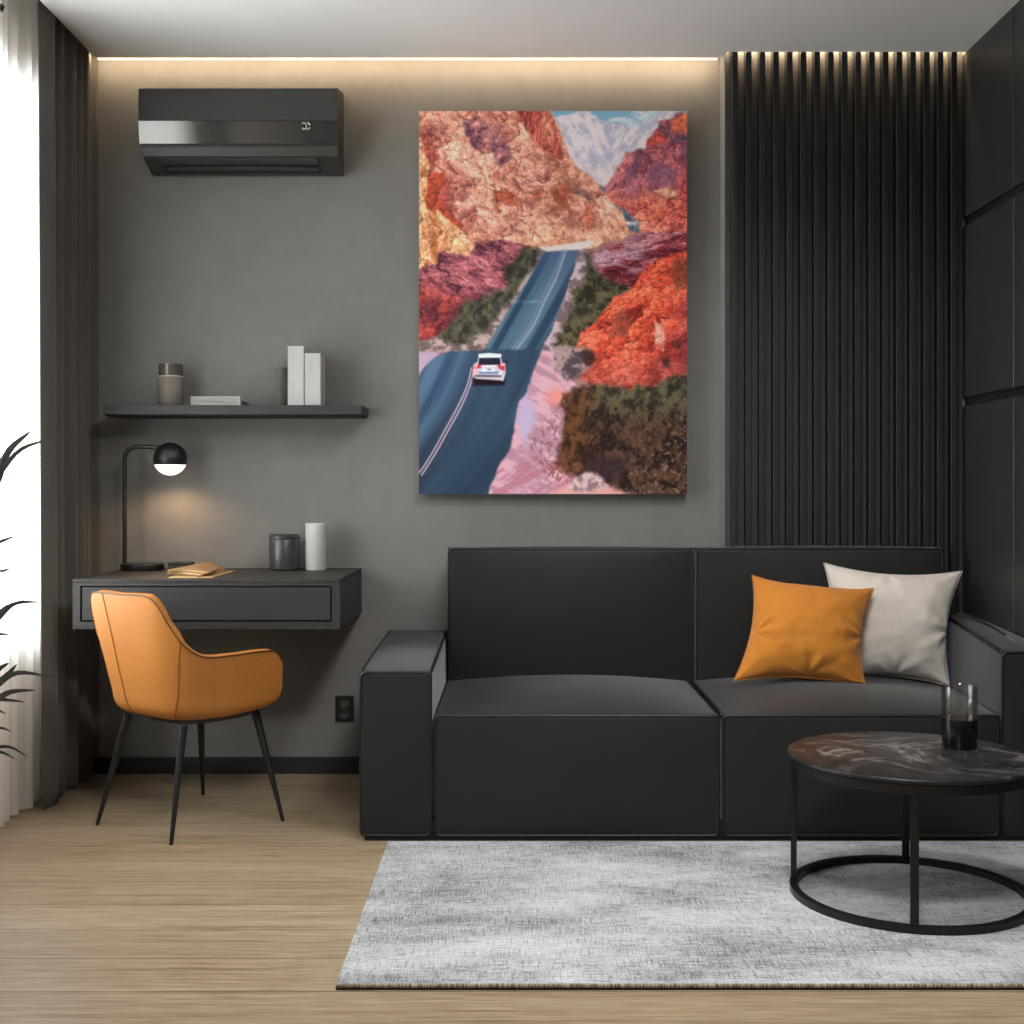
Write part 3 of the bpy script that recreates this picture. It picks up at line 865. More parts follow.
    for q, c_, a in (([(419, 133), (428, 136), (438, 150), (442, 160), (432, 170), (425, 160), (421, 148)], (176, 78, 66), .8),
                  ([(427, 172), (441, 170), (447, 186), (446, 202), (456, 216), (462, 232), (444, 220), (427, 210)], (184, 74, 52), .85),
                  ([(437, 190), (452, 186), (455, 206), (446, 212)], (164, 86, 84), .7),
                  ([(453, 190), (462, 184), (470, 192), (468, 200), (455, 200)], (168, 96, 90), .8),
                  ([(464, 208), (474, 206), (478, 220), (472, 234), (461, 230)], (172, 94, 90), .75),
                  ([(490, 189), (503, 186), (513, 192), (522, 203), (512, 206), (504, 202), (497, 206)], (172, 82, 58), .9),
                  ([(533, 192), (541, 190), (543, 198), (536, 201)], (176, 78, 58), .8),
                  ([(490, 174), (500, 172), (500, 180), (492, 182)], (190, 90, 68), .7),
                  ([(556, 186), (570, 184), (574, 200), (560, 205), (553, 200)], (160, 74, 56), .7),
                  ([(583, 208), (592, 205), (597, 220), (590, 232), (582, 224)], (206, 104, 76), .7),
                  ([(511, 226), (524, 232), (526, 238), (514, 234)], (150, 84, 76), .7),
                  ([(562, 179), (578, 187), (590, 194), (586, 199), (570, 190)], (126, 92, 92), .8),
                  ([(550, 206), (556, 208), (556, 216), (549, 214)], (162, 88, 66), .8)):
        spots(q, c_, 6, a, 2.5)
    sp = fbm(X, Y, 5, 4, 131, 3); lay(0.5 * sm(sp, 0.60, 0.74) * poly([(470, 150), (560, 160), (610, 215), (590, 240), (520, 232), (480, 200)], 8, 8) * .7, (128, 82, 74))
    yl = rock((178, 106, 70), (234, 174, 132), (250, 208, 172), 18, 30, 141, -0.2)
    lay(poly([(415, 148), (424, 154), (430, 166), (428, 186), (427, 208), (438, 211), (454, 224), (466, 236), (474, 246), (468, 256), (452, 256), (440, 250), (437, 268), (428, 262), (415, 272)], 3), yl)
    spots([(431, 226), (436, 240), (438, 262), (434, 262), (431, 244)], (176, 100, 56), 2, .8)
    # shaded pink slope
    ps = rock((86, 46, 62), (172, 94, 102), (210, 136, 140), 34, 12, 151, 0.62, 8, 5)
    ps = lerp(ps, rock((62, 26, 34), (146, 48, 44), (196, 84, 66), 12, 12, 161, 0.3), sm(Y - 0.35 * (X - 419), 268, 296) * 0.75)
    lay(poly([(415, 272), (436, 264), (440, 252), (468, 256), (476, 242), (505, 240), (524, 243), (540, 250), (530, 268), (506, 292), (478, 306), (455, 332), (446, 352), (415, 356)], 3.5), ps)
    # scrub on the left of the road
    bush = lerp((48, 46, 42), (98, 96, 78), sm(fbm(X, Y, 5, 6, 171, 4, 0, .65), .25, .75))
    pale = lerp((112, 94, 92), (190, 164, 160), sm(fbm(X, Y, 8, 6, 181, 4, 0, .65), .35, .65))
    lay(poly([(541, 248), (547, 250), (528, 284), (508, 316), (488, 346), (470, 352), (425, 352), (415, 354), (415, 344), (452, 330), (490, 302)], 3), pale)
    lay(poly([(538, 246), (540, 256), (533, 268), (524, 278), (518, 292), (502, 310), (488, 326), (474, 340), (452, 344), (440, 338), (452, 322), (462, 306), (482, 297), (506, 287), (505, 268), (518, 256), (524, 246)], 5, 3), bush)
    # right mid slope
    rm = rock((74, 24, 34), (140, 58, 66), (196, 130, 138), 26, 6, 191, -0.25, 9, 6)
    rm = lerp(rm, rock((110, 76, 92), (176, 136, 152), (214, 182, 192), 20, 4, 195, 0.1), sm(fbm(X, Y, 40, 12, 199, 3), .48, .6) * sm(X, 660, 630) * 0.8)
    lay(poly([(690, 230), (690, 262), (650, 272), (636, 294), (606, 290), (588, 272), (584, 256), (608, 248), (634, 236), (660, 231)], 3), rm)
    # right scrub
    pale2 = lerp((120, 100, 104), (198, 174, 182), sm(fbm(X, Y, 8, 6, 201, 4), .35, .65))
    lay(poly([(578, 250), (586, 252), (600, 274), (590, 320), (576, 350), (536, 356), (548, 336), (560, 310), (572, 275)], 3), pale2)
    bush2 = lerp((44, 40, 34), (106, 98, 70), sm(fbm(X, Y, 5, 6, 211, 4, 0, .65), .25, .75))
    lay(poly([(584, 262), (592, 266), (604, 276), (628, 286), (632, 292), (614, 304), (602, 320), (588, 334), (576, 348), (553, 346), (562, 330), (570, 316), (574, 296), (572, 290), (584, 282)], 5, 3), bush2)
    lay(poly([(580, 254), (590, 252), (592, 262), (584, 264)], 4, 3) * .9, (74, 66, 60))
    # red mound
    rd = rock((116, 32, 30), (204, 76, 54), (236, 124, 92), 28, 15, 221, -0.6, 9, 6)
    rd = lerp(rd, rock((96, 30, 38), (170, 70, 70), (214, 130, 128), 16, 6, 231, -0.5), sm(X + 0.4 * Y + 50 * (fbm(X, Y, 26, 26, 235) - .5), 790, 825) * 0.8)
    rd = lerp(rd, rock((120, 40, 40), (200, 96, 84), (232, 146, 128), 16, 8, 236, -0.3), sm(Y, 345, 380) * 0.6)
    lay(poly([(690, 248), (676, 252), (660, 258), (646, 266), (640, 276), (630, 290), (616, 296), (604, 312), (592, 324), (580, 334), (575, 346), (582, 358), (592, 368), (578, 378), (596, 388), (640, 392), (690, 392)], 3), rd)
    spots([(655, 322), (661, 326), (665, 338), (662, 350), (656, 342)], (240, 186, 172), 3, .8)
    spots([(675, 262), (690, 258), (690, 286), (672, 288)], (104, 58, 42), 7, .7, 4)
    spots([(610, 318), (622, 310), (632, 318), (626, 338), (614, 336)], (132, 76, 66), 7, .55, 5)
    spots([(660, 358), (668, 356), (669, 368), (661, 368)], (66, 40, 34), 4, .8)
    spots([(672, 340), (680, 338), (682, 350), (674, 352)], (84, 44, 40), 4, .8)
    # road, far stretch and near stretch
    ax = X + 0.55 * (Y - 250)
    strk = fbm(ax, Y * .1, 9, 30, 241, 3)
    far = lerp((46, 68, 92), (88, 116, 136), sm(strk, .36, .66))
    far = lerp(far, (74, 96, 130), sm(Y, 300, 250) * .6)
    lay(poly([(545, 250), (579, 249), (575, 266), (564, 298), (552, 330), (537, 356), (480, 356), (488, 344), (506, 314), (522, 290), (535, 268)], 1.0), far)
    lay(poly([(541, 247), (560, 245), (577, 242), (594, 240), (590, 246), (580, 250), (546, 251)], 1), (222, 208, 204))
    for pts, w_, c_, a in (([(566, 250), (556, 278), (545, 300), (533, 326), (516, 350)], 1.3, (150, 160, 178), .8), ([(563, 250), (552, 278), (541, 300), (529, 326), (512, 350)], 1.0, (140, 152, 172), .5)):
        P = catmull(pts, 60)
        d = np.full(X.shape, 1e9)
        for p in P: d = np.minimum(d, np.hypot(X - p[0], Y - p[1]))
        lay(np.clip(w_ + .6 - d, 0, 1) * a, c_)
    spots([(514, 300), (545, 301), (544, 303), (515, 302)], (126, 150, 168), 1, .5)
    bx = X + 0.35 * (Y - 352) + 0.0018 * (Y - 352) ** 2
    nst = fbm(bx, Y * .15, 26, 40, 251, 4)
    near = lerp((44, 58, 76), (58, 80, 104), sm(nst, .34, .68))
    left = sm(bx, 478, 455)
    near = lerp(near, lerp((54, 76, 102), (86, 112, 140), sm(nst, .38, .66)), left)
    near = lerp(near, (40, 58, 80), sm(Y, 400, 480) * sm(bx, 500, 530) * .6)
    # shoulder
    shd = lerp((184, 136, 154), (216, 168, 182), sm(fbm(X, Y, 18, 6, 261, 4, 0.5), .35, .65))
    shd = lerp(shd, (190, 172, 204), sm(np.abs(X - 526) / 14 + np.abs(Y - 418) / 40, 1.2, 0.3))
    shd = lerp(shd, (232, 142, 132), np.clip(sm(np.hypot((X - 557) / 14, (Y - 398) / 12), 1.2, .3), 0, 1) * .85)
    strk2 = fbm(X, Y, 30, 4, 265, 3, 0.62 - 1.2)
    shd = lerp(shd, (186, 118, 136), sm(Y, 450, 470) * sm(strk2, .48, .6) * .8)
    lay(poly([(536, 350), (566, 350), (562, 372), (576, 384), (590, 400), (612, 494), (612, 500), (480, 500), (500, 440), (520, 380)], 2), shd)
    lay(poly([(415, 352), (440, 352), (430, 364), (415, 382)], 1.5), (186, 160, 184))
    lay(poly([(415, 386), (421, 372), (430, 360), (441, 353), (468, 350), (541, 349), (538, 360), (531, 378), (527, 392), (519, 402), (516, 415), (514, 430), (512, 440), (509, 452), (501, 462), (497, 470), (492, 482), (486, 500), (415, 500)], 1.6), near)
    for off, w_ in ((0, 0.75), (3.6, 0.75)):
        P = catmull([(471.5 + off * .7, 368), (467 + off * .8, 386), (457 + off, 408), (446 + off, 428), (435 + off, 448), (424 + off, 466), (417 + off * 1.3, 475)], 160)
        d = np.full(X.shape, 1e9)
        for p in P: d = np.minimum(d, np.hypot(X - p[0], Y - p[1]))
        lay(np.clip(w_ + .55 - d, 0, 1) * .9, (196, 168, 186))
    # scrub and pale bushes by the shoulder
    lay(poly([(553, 352), (562, 344), (580, 346), (590, 352), (588, 366), (580, 374), (570, 382), (558, 372), (554, 362)], 5, 3), lerp((84, 70, 76), (176, 148, 146), sm(fbm(X, Y, 7, 6, 271, 4), .35, .65)))
    spots([(582, 352), (592, 350), (596, 360), (590, 367), (583, 362)], (60, 36, 34), 3, .9)
    # big lower bush
    nb_ = fbm(X, Y, 7, 9, 281, 5, 0.2, .68); sp_ = fbm(X, Y, 3.2, 3.0, 285, 3)
    bb = lerp((40, 28, 26), (92, 66, 50), sm(nb_, .34, .66))
    bb = lerp(bb, lerp((50, 46, 36), (100, 98, 72), sm(nb_, .35, .65)), sm(Y, 432, 392) * sm(X, 570, 610) * .9)
    bb = lerp(bb, lerp((58, 36, 22), (112, 72, 42), sm(nb_, .35, .65)), sm(X, 606, 575) * .8)
    bb = lerp(bb, (58, 40, 44), sm(np.hypot((X - 606) / 26, (Y - 468) / 16), 1.1, .5) * .8)
    bb = lerp(bb, (168, 136, 122), sm(sp_, .58, .76) * (0.15 + 0.5 * sm(X + Y, 1075, 1130)))
    lay(poly([(562, 396), (572, 390), (590, 386), (612, 388), (640, 386), (664, 380), (690, 370), (690, 500), (632, 496), (604, 484), (580, 478), (564, 472), (556, 462), (561, 440), (566, 418)], 6, 3), bb)
    tw = fbm(X, Y, 2.6, 3.4, 291, 4, .3, .65)
    lay(sm(tw, .52, .58) * poly([(522, 448), (540, 426), (566, 404), (572, 470), (562, 482), (546, 476), (534, 462)], 8, 8) * .5, (120, 74, 72))
    lay(sm(tw, .50, .58) * poly([(536, 462), (560, 458), (574, 472), (566, 486), (548, 486)], 6, 6) * .6, (150, 84, 66))
    lay(poly([(566, 486), (580, 480), (606, 486), (634, 494), (620, 500), (540, 500)], 3, 3), (222, 164, 160))
    lay(poly([(568, 489), (574, 478), (584, 473), (596, 474), (604, 480), (606, 488), (590, 491)], 3, 2), lerp((150, 120, 130), (216, 186, 184), sm(fbm(X, Y, 5, 5, 295, 4), .35, .65)))
    # the small white car
    def pc(pts, col, soft=.7, a=1.0):
        lay(poly([(460 + x / 17.07, 340 + y / 17.07) for x, y in pts], 0.0, soft) * a, col)
    pc([(215, 660), (770, 650), (760, 770), (230, 780)], (30, 18, 24), 1.6)
    pc([(320, 240), (500, 222), (700, 240), (770, 400), (780, 560), (740, 700), (690, 690), (270, 660), (225, 620), (225, 420), (300, 370)], (206, 196, 214))
    pc([(330, 300), (680, 295), (700, 420), (310, 430)], (34, 36, 56))
    pc([(320, 240), (500, 226), (700, 242), (690, 300), (330, 305)], (226, 236, 248))
    pc([(240, 430), (370, 420), (350, 480), (235, 490)], (206, 62, 66))
    pc([(640, 425), (760, 420), (760, 530), (690, 500), (650, 470)], (200, 58, 62))
    pc([(250, 436), (292, 432), (290, 462), (246, 464)], (250, 214, 210))
    pc([(700, 400), (760, 400), (756, 440), (700, 445)], (244, 180, 176))
    pc([(380, 436), (600, 436), (600, 462), (380, 462)], (238, 236, 244))
    pc([(230, 490), (300, 490), (300, 590), (240, 600)], (240, 176, 180))
    pc([(370, 490), (600, 490), (590, 540), (375, 540)], (232, 236, 244))
    pc([(465, 490), (530, 492), (530, 520), (465, 520)], (80, 116, 128), .6, .7)
    pc([(320, 545), (660, 540), (650, 580), (330, 585)], (120, 140, 176))
    pc([(670, 540), (720, 535), (700, 590), (660, 590)], (250, 226, 214))
    pc([(255, 600), (700, 605), (700, 630), (260, 630)], (60, 44, 66))
    pc([(300, 628), (660, 632), (655, 662), (310, 660)], (196, 184, 186))
    pc([(720, 270), (760, 380), (730, 400), (700, 300)], (40, 42, 58))
    pc([(760, 355), (820, 360), (810, 385), (760, 390)], (24, 26, 36))
    I = np.clip(I * 1.09, 0, 255)
    return X, Y, I
ca = thing('canvas_picture', (0.141, 0, 1.045), 'large unframed canvas photo of a desert road between red cliffs above the sofa', 'wall art')
box('stretcher', PX0, PX1, -0.0544, -0.0005, PZ0, PZ1, 'canvas', ca)
Xp, Yp, Ip = paint_canvas()
ny, nx = Xp.shape
xw = PX0 + (Xp - 419) / 268 * (PX1 - PX0); zw = PZ1 - (Yp - 111) / 383 * (PZ1 - PZ0)
co = np.stack([xw, np.full(xw.shape, -0.0550), zw], -1).reshape(-1, 3)
idx = np.arange(nx * ny).reshape(ny, nx)
fc = np.stack([idx[:-1, :-1], idx[1:, :-1], idx[1:, 1:], idx[:-1, 1:]], -1).reshape(-1, 4)
me = bpy.data.meshes.new('print')
me.vertices.add(len(co)); me.vertices.foreach_set('co', co.ravel())
me.loops.add(fc.size); me.loops.foreach_set('vertex_index', fc.ravel().astype(np.int32))
me.polygons.add(len(fc)); me.polygons.foreach_set('loop_start', np.arange(0, fc.size, 4, dtype=np.int32))
me.update(calc_edges=True)
at = me.color_attributes.new('ink', 'FLOAT_COLOR', 'POINT')
L = Ip.reshape(-1, 3) / 255.0
L = np.where(L <= 0.04045, L / 12.92, ((L + 0.055) / 1.055) ** 2.4)
at.data.foreach_set('color', np.concatenate([L, np.ones((len(L), 1))], 1).astype(np.float32).ravel())
me.materials.append(M['print'])
po = bpy.data.objects.new('printed_face', me); COL.objects.link(po); po.parent = ca
po.matrix_parent_inverse = Matrix.Translation(-Vector(ca.location))

# ------------------------------------------------------------------ sofa
def spread(a, b, r, n):
    L = [a, a + r * 0.15, a + r * 0.4, a + r * 0.75, a + r * 1.1]
    L += [a + r * 1.1 + (b - a - 2.2 * r) * i / n for i in range(1, n)]
    return L + [b - r * 1.1, b - r * 0.75, b - r * 0.4, b - r * 0.15, b]
def soft_box(bm, x0, x1, y0, y1, z0, z1, r=0.016, puff=(0, 0, 0), n=12, warp=None):
    ax = [spread(x0, x1, r, n), spread(y0, y1, r, n), spread(z0, z1, r, n)]
    lo = (x0, y0, z0); hi = (x1, y1, z1); cache = {}
    def vert(p):
        key = tuple(round(c, 6) for c in p)
        if key in cache: return cache[key]
        inn = [min(max(p[k], lo[k] + r), hi[k] - r) for k in range(3)]
        d = Vector(p) - Vector(inn)
        q = Vector(inn) + (d.normalized() * r if d.length > 1e-9 else d)
        a = [2 * (p[k] - lo[k]) / (hi[k] - lo[k]) - 1 for k in range(3)]
        for k in range(3):
            i, j_ = (k + 1) % 3, (k + 2) % 3
            pk = puff[k]
            if isinstance(pk, tuple): pk = pk[1] if a[k] > 0 else pk[0]
            if abs(a[k]) > 0.999:
                q[k] += math.copysign(pk, a[k]) * (1 - abs(a[i]) ** 2.4) * (1 - abs(a[j_]) ** 2.4)
        if warp: q = Vector(warp(q))
        cache[key] = bm.verts.new(q); return cache[key]
    for k in range(3):
        i, j_ = (k + 1) % 3, (k + 2) % 3
        for val in (lo[k], hi[k]):
            for u0, u1 in zip(ax[i], ax[i][1:]):
                for w0, w1 in zip(ax[j_], ax[j_][1:]):
                    q = []
                    for (u, w_) in ((u0, w0), (u1, w0), (u1, w1), (u0, w1)):
                        p = [0, 0, 0]; p[k] = val; p[i] = u; p[j_] = w_; q.append(vert(p))
                    if len(set(q)) == 4: bm.faces.new(q)
def rect_path(x0, x1, z0, z1, y, e, rc=0.02):
    pts = []
    a, b, c_, d = x0 + e, x1 - e, z0 + e, z1 - e
    for (cx, cz, a0) in ((b - rc, d - rc, 0), (a + rc, d - rc, 90), (a + rc, c_ + rc, 180), (b - rc, c_ + rc, 270)):
        for k in range(6):
            t = math.radians(a0 + 18 * k); pts.append((cx + rc * math.cos(t), y, cz + rc * math.sin(t)))
    out = []
    for p, q in zip(pts, pts[1:] + pts[:1]):
        n_ = max(1, int((Vector(q) - Vector(p)).length / 0.05))
        out += [tuple(Vector(p).lerp(Vector(q), k / n_)) for k in range(n_)]
    return out
def line(p, q, n=12):
    return [tuple(Vector(p).lerp(Vector(q), k / n)) for k in range(n + 1)]
def sofa_piece(name, parent, dims, r, puff, warp=None, front=True, top=True, back=False, pr=0.0050, extra=None):
    x0, x1, y0, y1, z0, z1 = dims
    bm = bmesh.new(); soft_box(bm, x0, x1, y0, y1, z0, z1, r, puff, 14, warp)
    o = obj(name, bm, 'sofa', parent, True)
    bm = bmesh.new(); e = r * 0.28
    W = warp or (lambda p: p)
    def T(pts, closed): add_tube(bm, [tuple(W(Vector(p))) for p in pts], pr, 8, closed)
    if front: T(rect_path(x0, x1, z0, z1, y0 + e, e, r * 1.3), True)
    if back: T(rect_path(x0, x1, z0, z1, y1 - e, e, r * 1.3), True)
    if top:
        for x in ((x0 + e, x1 - e) if x1 < 1.6 else (x0 + e,)): T(line((x, y0 + r * .8, z1 - e), (x, y1 - r * .8, z1 - e)), False)
    obj('piping', bm, 'piping', o, True)
    return o
sofa = thing('sofa', (0.6, -0.5, 0), 'low charcoal two-seat sofa with block arms against the back wall', 'sofa')
YF = -0.93
def warp_l(p):                                   # the arm tops rise a little towards the wall
    p = Vector(p)
    if p.z > 0.25: p.z += 0.028 * max(0, (p.y - YF) / 0.9) * (p.z - 0.25) / 0.26
    return p
sofa_piece('armrest', sofa, (-0.468, -0.2525, YF, -0.02, 0.013, 0.511), 0.011, (0.006, (0.008, 0), (0, 0.010)), warp_l)
def warp_r(p):
    p = Vector(p)
    t = max(0, min(1, (p.y - YF) / 0.7))
    if p.z > 0.25: p.z += 0.045 * t * (p.z - 0.25) / 0.32
    if p.x < 1.55: p.x += 0.062 * t
    return p
sofa_piece('armrest', sofa, (1.470, 1.630, YF, -0.165, 0.013, 0.571), 0.011, (0.003, (0.008, 0), (0, 0.012)), warp_r)
def warp_s1(p):
    p = Vector(p); return p
sofa_piece('seat', sofa, (-0.2435, 0.6165, YF, -0.16, 0.013, 0.380), 0.010, (0.0, (0.010, 0), (0, 0.048)))
def warp_s2(p):
    p = Vector(p); t = max(0, min(1, (p.y - YF) / 0.7))
    p.x += 0.058 * t * max(0, (p.x - 0.9) / 0.56)
    return p
sofa_piece('seat', sofa, (0.6265, 1.4625, YF, -0.16, 0.013, 0.380), 0.010, (0.0, (0.010, 0), (0, 0.048)), warp_s2)
sofa_piece('back_cushion', sofa, (-0.239, 0.636, -0.235, -0.165, 0.30, 0.853), 0.013, (0.0, (0.022, 0.0), (0, 0.006)), None, True, True, True)
sofa_piece('back_cushion', sofa, (0.645, 1.528, -0.235, -0.165, 0.30, 0.853), 0.013, (0.0, (0.022, 0.0), (0, 0.006)), None, True, True, True)
bm = bmesh.new(); soft_box(bm, -0.236, 0.630, -0.163, -0.02, 0.05, 0.846, 0.014, (0, 0, 0), 6)
obj('back_frame', bm, 'sofa', sofa, True)
box('base', -0.455, 1.62, -0.926, -0.165, 0.0005, 0.060, 'sofa_shade', sofa)  # black plinth stands in for the shadow gap below the sofa

# ------------------------------------------------------------------ throw pillows
def seat_height(x, y):
    a = min(1, abs(2 * (x - 0.6265) / 0.866 - 1)); b = min(1, abs(2 * (y + 0.93) / 0.77 - 1))
    return 0.380 + 0.048 * (1 - a ** 2.4) * (1 - b ** 2.4)
def pillow(name, c4, thick, m, label, seed, bow=0.07, push=(0, 0, 0)):
    """c4: TL, TR, BR, BL corners in the room."""
    TL, TR, BR, BL = [Vector(c) for c in c4]
    nrm = (TR - TL).cross(BL - TL).normalized()
    if nrm.y > 0: nrm = -nrm
    N = 56; cen = (TL + TR + BR + BL) / 4
    t = thing(name, (cen.x, cen.y, min(c.z for c in (TL, TR, BR, BL))), label, 'pillow')
    bm = bmesh.new(); sides = {}
    for s in (1, -1):
        for i in range(N + 1):
            for k in range(N + 1):
                u, v = i / N * 2 - 1, k / N * 2 - 1
                edge = max(abs(u), abs(v)) > 0.9999
                if s == -1 and edge: sides[(s, i, k)] = sides[(1, i, k)]; continue
                uu = u * (1 - bow * (1 - v * v) ** 1.0 * 2.0 * (abs(u) ** 2)); vv = v * (1 - bow * (1 - u * u) * 2.0 * (abs(v) ** 2))
                a, b = (uu + 1) / 2, (vv + 1) / 2
                p = TL * (1 - a) * (1 - b) + TR * a * (1 - b) + BR * a * b + BL * (1 - a) * b
                h = (max(0, (1 - u * u)) * max(0, (1 - v * v))) ** 0.58
                h *= (1 - 0.18 * (u * u * v * v))
                # creases gather towards the corners and the lower edge
                q = Vector((u * 2.2 + seed, v * 2.2, seed * 1.7))
                cr = mnoise.noise(q * 1.3) * 0.5 + mnoise.noise(q * 2.9) * 0.25
                ang = math.atan2(v, u)
                rad = math.hypot(u, v)
                pl = 0
                for (cu, cv, kk) in ((1, 1, 1.0), (1, 0.1, 0.8), (-1, 1, 0.4), (-0.9, 0.2, 0.6), (1, -1, 0.3), (0.1, 1, 0.5), (-0.1, -1, 0.35)):
                    dx, dy = u - cu, v - cv; rr_ = math.hypot(dx, dy); an = math.atan2(dy, dx)
                    pl += kk * math.exp(-(rr_ / 0.42) ** 2) * math.sin(an * 7 + seed * 3 + cu * 2) * min(1, rr_ / 0.12)
                d = thick * 0.5 * h + (0.012 * cr + 0.015 * pl) * min(1, h * 1.6)
                q = p + nrm * d * s
                q.z = max(q.z, seat_height(q.x, q.y) + 0.003)          # settles on the seat and against the back
                q.y = min(q.y, -0.262)
                sides[(s, i, k)] = bm.verts.new(q)
        for i in range(N):
            for k in range(N):
                q = [sides[(s, i, k)], sides[(s, i + 1, k)], sides[(s, i + 1, k + 1)], sides[(s, i, k + 1)]]
                bm.faces.new(q if s == 1 else q[::-1])
    ring = [(i, 0) for i in range(N)] + [(N, k) for k in range(N)] + [(N - i, N) for i in range(N)] + [(0, N - k) for k in range(N)]
    path = [sides[(1, i, k)].co.copy() for i, k in ring]
    o = obj('cover', bm, m, t, True)
    o.modifiers.new('sub', 'SUBSURF').levels = 1
    o.modifiers['sub'].render_levels = 1
    bm = bmesh.new(); add_tube(bm, path, 0.0014, 6, True)
    obj('seam', bm, m, t, True)
    return t
pillow('throw_pillow', [(1.092, -0.262, 0.803), (1.571, -0.30, 0.776), (1.478, -0.44, 0.392), (1.06, -0.38, 0.396)], 0.215, 'greige',
       'pale grey throw pillow leaning behind the orange one by the sofa arm', 2.3)
pillow('throw_pillow', [(0.818, -0.375, 0.767), (1.226, -0.43, 0.726), (1.150, -0.60, 0.412), (0.718, -0.58, 0.430)], 0.215, 'orange',
       'burnt orange throw pillow standing in front of the pale grey one', 5.1)

# ------------------------------------------------------------------ rug
rg = thing('rug', (0.9, -1.45, 0), 'pale grey distressed woven rug lying in front of the sofa', 'rug')
RX0, RX1, RY0, RY1 = -0.380, 2.10, -2.083, -0.975
RX1 = XR - 0.01
box('pile', RX0 + 0.004, RX1, RY0 + 0.004, RY1, 0.0030, 0.0125, 'rug', rg, 0.002)
bm = bmesh.new()
add_tube(bm, line((RX0 + 0.002, RY0 + 0.004, 0.0078), (RX1, RY0 + 0.004, 0.0078), 20), 0.0050, 8)
obj('edge_binding', bm, 'binding', rg, True)
bm = bmesh.new()
add_tube(bm, line((RX0 + 0.004, RY0, 0.0082), (RX0 + 0.004, RY1, 0.0082), 20), 0.0046, 8)
obj('side_binding', bm, 'rug', rg, True)
box('shadow_layer', RX0, RX1, RY0, RY1, 0.0002, 0.0029, 'rug_shadow', rg)  # black layer draws the shadow line under the rug's edge

# ------------------------------------------------------------------ coffee table
TX, TY = 1.021, -1.484
tb = thing('coffee_table', (TX, TY, 0.0125), 'round black marble coffee table with a thin metal ring base on the rug', 'coffee table')
ZT = 0.378
tt = lathe('table_top', [(0, ZT - 0.014), (0.304, ZT - 0.014), (0.3095, ZT - 0.011), (0.3105, ZT - 0.006), (0.3085, ZT - 0.001), (0.305, ZT), (0, ZT)], 0, 0, 'marble', tb, 128, 60)
tt.location = (TX - 0, TY - 0, 0)
lathe('rim_band', [(0.296, ZT - 0.0142), (0.307, ZT - 0.0142), (0.307, ZT - 0.036), (0.296, ZT - 0.036), (0.296, ZT - 0.0142)], TX, TY, 'black_metal', tb, 128)
lathe('ring_base', [(0.283, 0.0128), (0.304, 0.0128), (0.304, 0.0300), (0.283, 0.0300), (0.283, 0.0128)], TX, TY, 'black_metal', tb, 128)
for a in (-15, 75, 165, 255):
    a = math.radians(a)
    cx, cy = TX + 0.2935 * math.cos(a), TY + 0.2935 * math.sin(a)
    u = Vector((math.cos(a), math.sin(a))); t_ = Vector((-u.y, u.x))
    bm = bmesh.new()
    add_prism(bm, [(cx + u.x * p + t_.x * q, cy + u.y * p + t_.y * q) for p, q in ((-.0075, -.010), (.0075, -.010), (.0075, .010), (-.0075, .010))], 0.0298, ZT - 0.0355, 'z')
    bevel(obj('leg', bm, 'black_metal', tb), 0.0015)

gx_, gy_ = 1.167, -1.435
gl = thing('drinking_glass', (gx_, gy_, ZT), 'tall clear glass half filled with black on the marble table', 'glass')
z = ZT + 0.0005
lathe('tumbler', [(0, z), (0.0435, z), (0.0455, z + 0.003), (0.0465, z + 0.165), (0.0458, z + 0.167), (0.0445, z + 0.165), (0.0432, z + 0.0855), (0.0425, z + 0.007), (0.040, z + 0.005), (0, z + 0.005)], gx_, gy_, 'tumbler', gl, 64, 60)
lathe('dark_fill', [(0, z + 0.0052), (0.042, z + 0.0053), (0.0438, z + 0.0075), (0.0445, z + 0.083), (0, z + 0.083)], gx_, gy_, 'drink', gl, 64, 60)

# ------------------------------------------------------------------ tan tub chair at the desk
CC = Vector((-1.044, -0.689)); FW = Vector((0.612, 0.791)); RT = Vector((0.791, -0.612))
def CH(lx, ly, z):
    p = CC + RT * lx + FW * ly
    return Vector((p.x, p.y, z))
ch = thing('desk_chair', (CC.x, CC.y, 0), 'tan leather tub chair on thin black legs pulled up to the desk', 'chair')
Rm = [(0, -.270, .742), (.08, -.268, .744), (.140, -.262, .740), (.170, -.248, .712), (.190, -.225, .658), (.215, -.190, .597), (.235, -.13, .557), (.250, -.03, .553), (.252, .08, .554), (.250, .142, .546), (.245, .176, .506)]
Mm = [(0, -.215, .460), (.07, -.212, .460), (.12, -.203, .458), (.15, -.190, .455), (.175, -.170, .45), (.20, -.135, .445), (.215, -.085, .44), (.228, -.01, .435), (.230, .08, .430), (.230, .145, .425), (.230, .185, .425)]
Bm = [(0, -.130, .350), (.045, -.130, .350), (.08, -.125, .350), (.10, -.118, .350), (.12, -.105, .350), (.14, -.085, .350), (.155, -.05, .350), (.165, 0, .350), (.165, .07, .352), (.163, .125, .356), (.160, .155, .364)]
NS = 60
def half(L): return catmull(L, NS + 1)
hr, hm, hb = half(Rm), half(Mm), half(Bm)
def full(h): return [np.array((-p[0], p[1], p[2])) for p in h[:0:-1]] + h
fr, fm, fb = full(hr), full(hm), full(hb)
NV1, NV2 = 14, 16
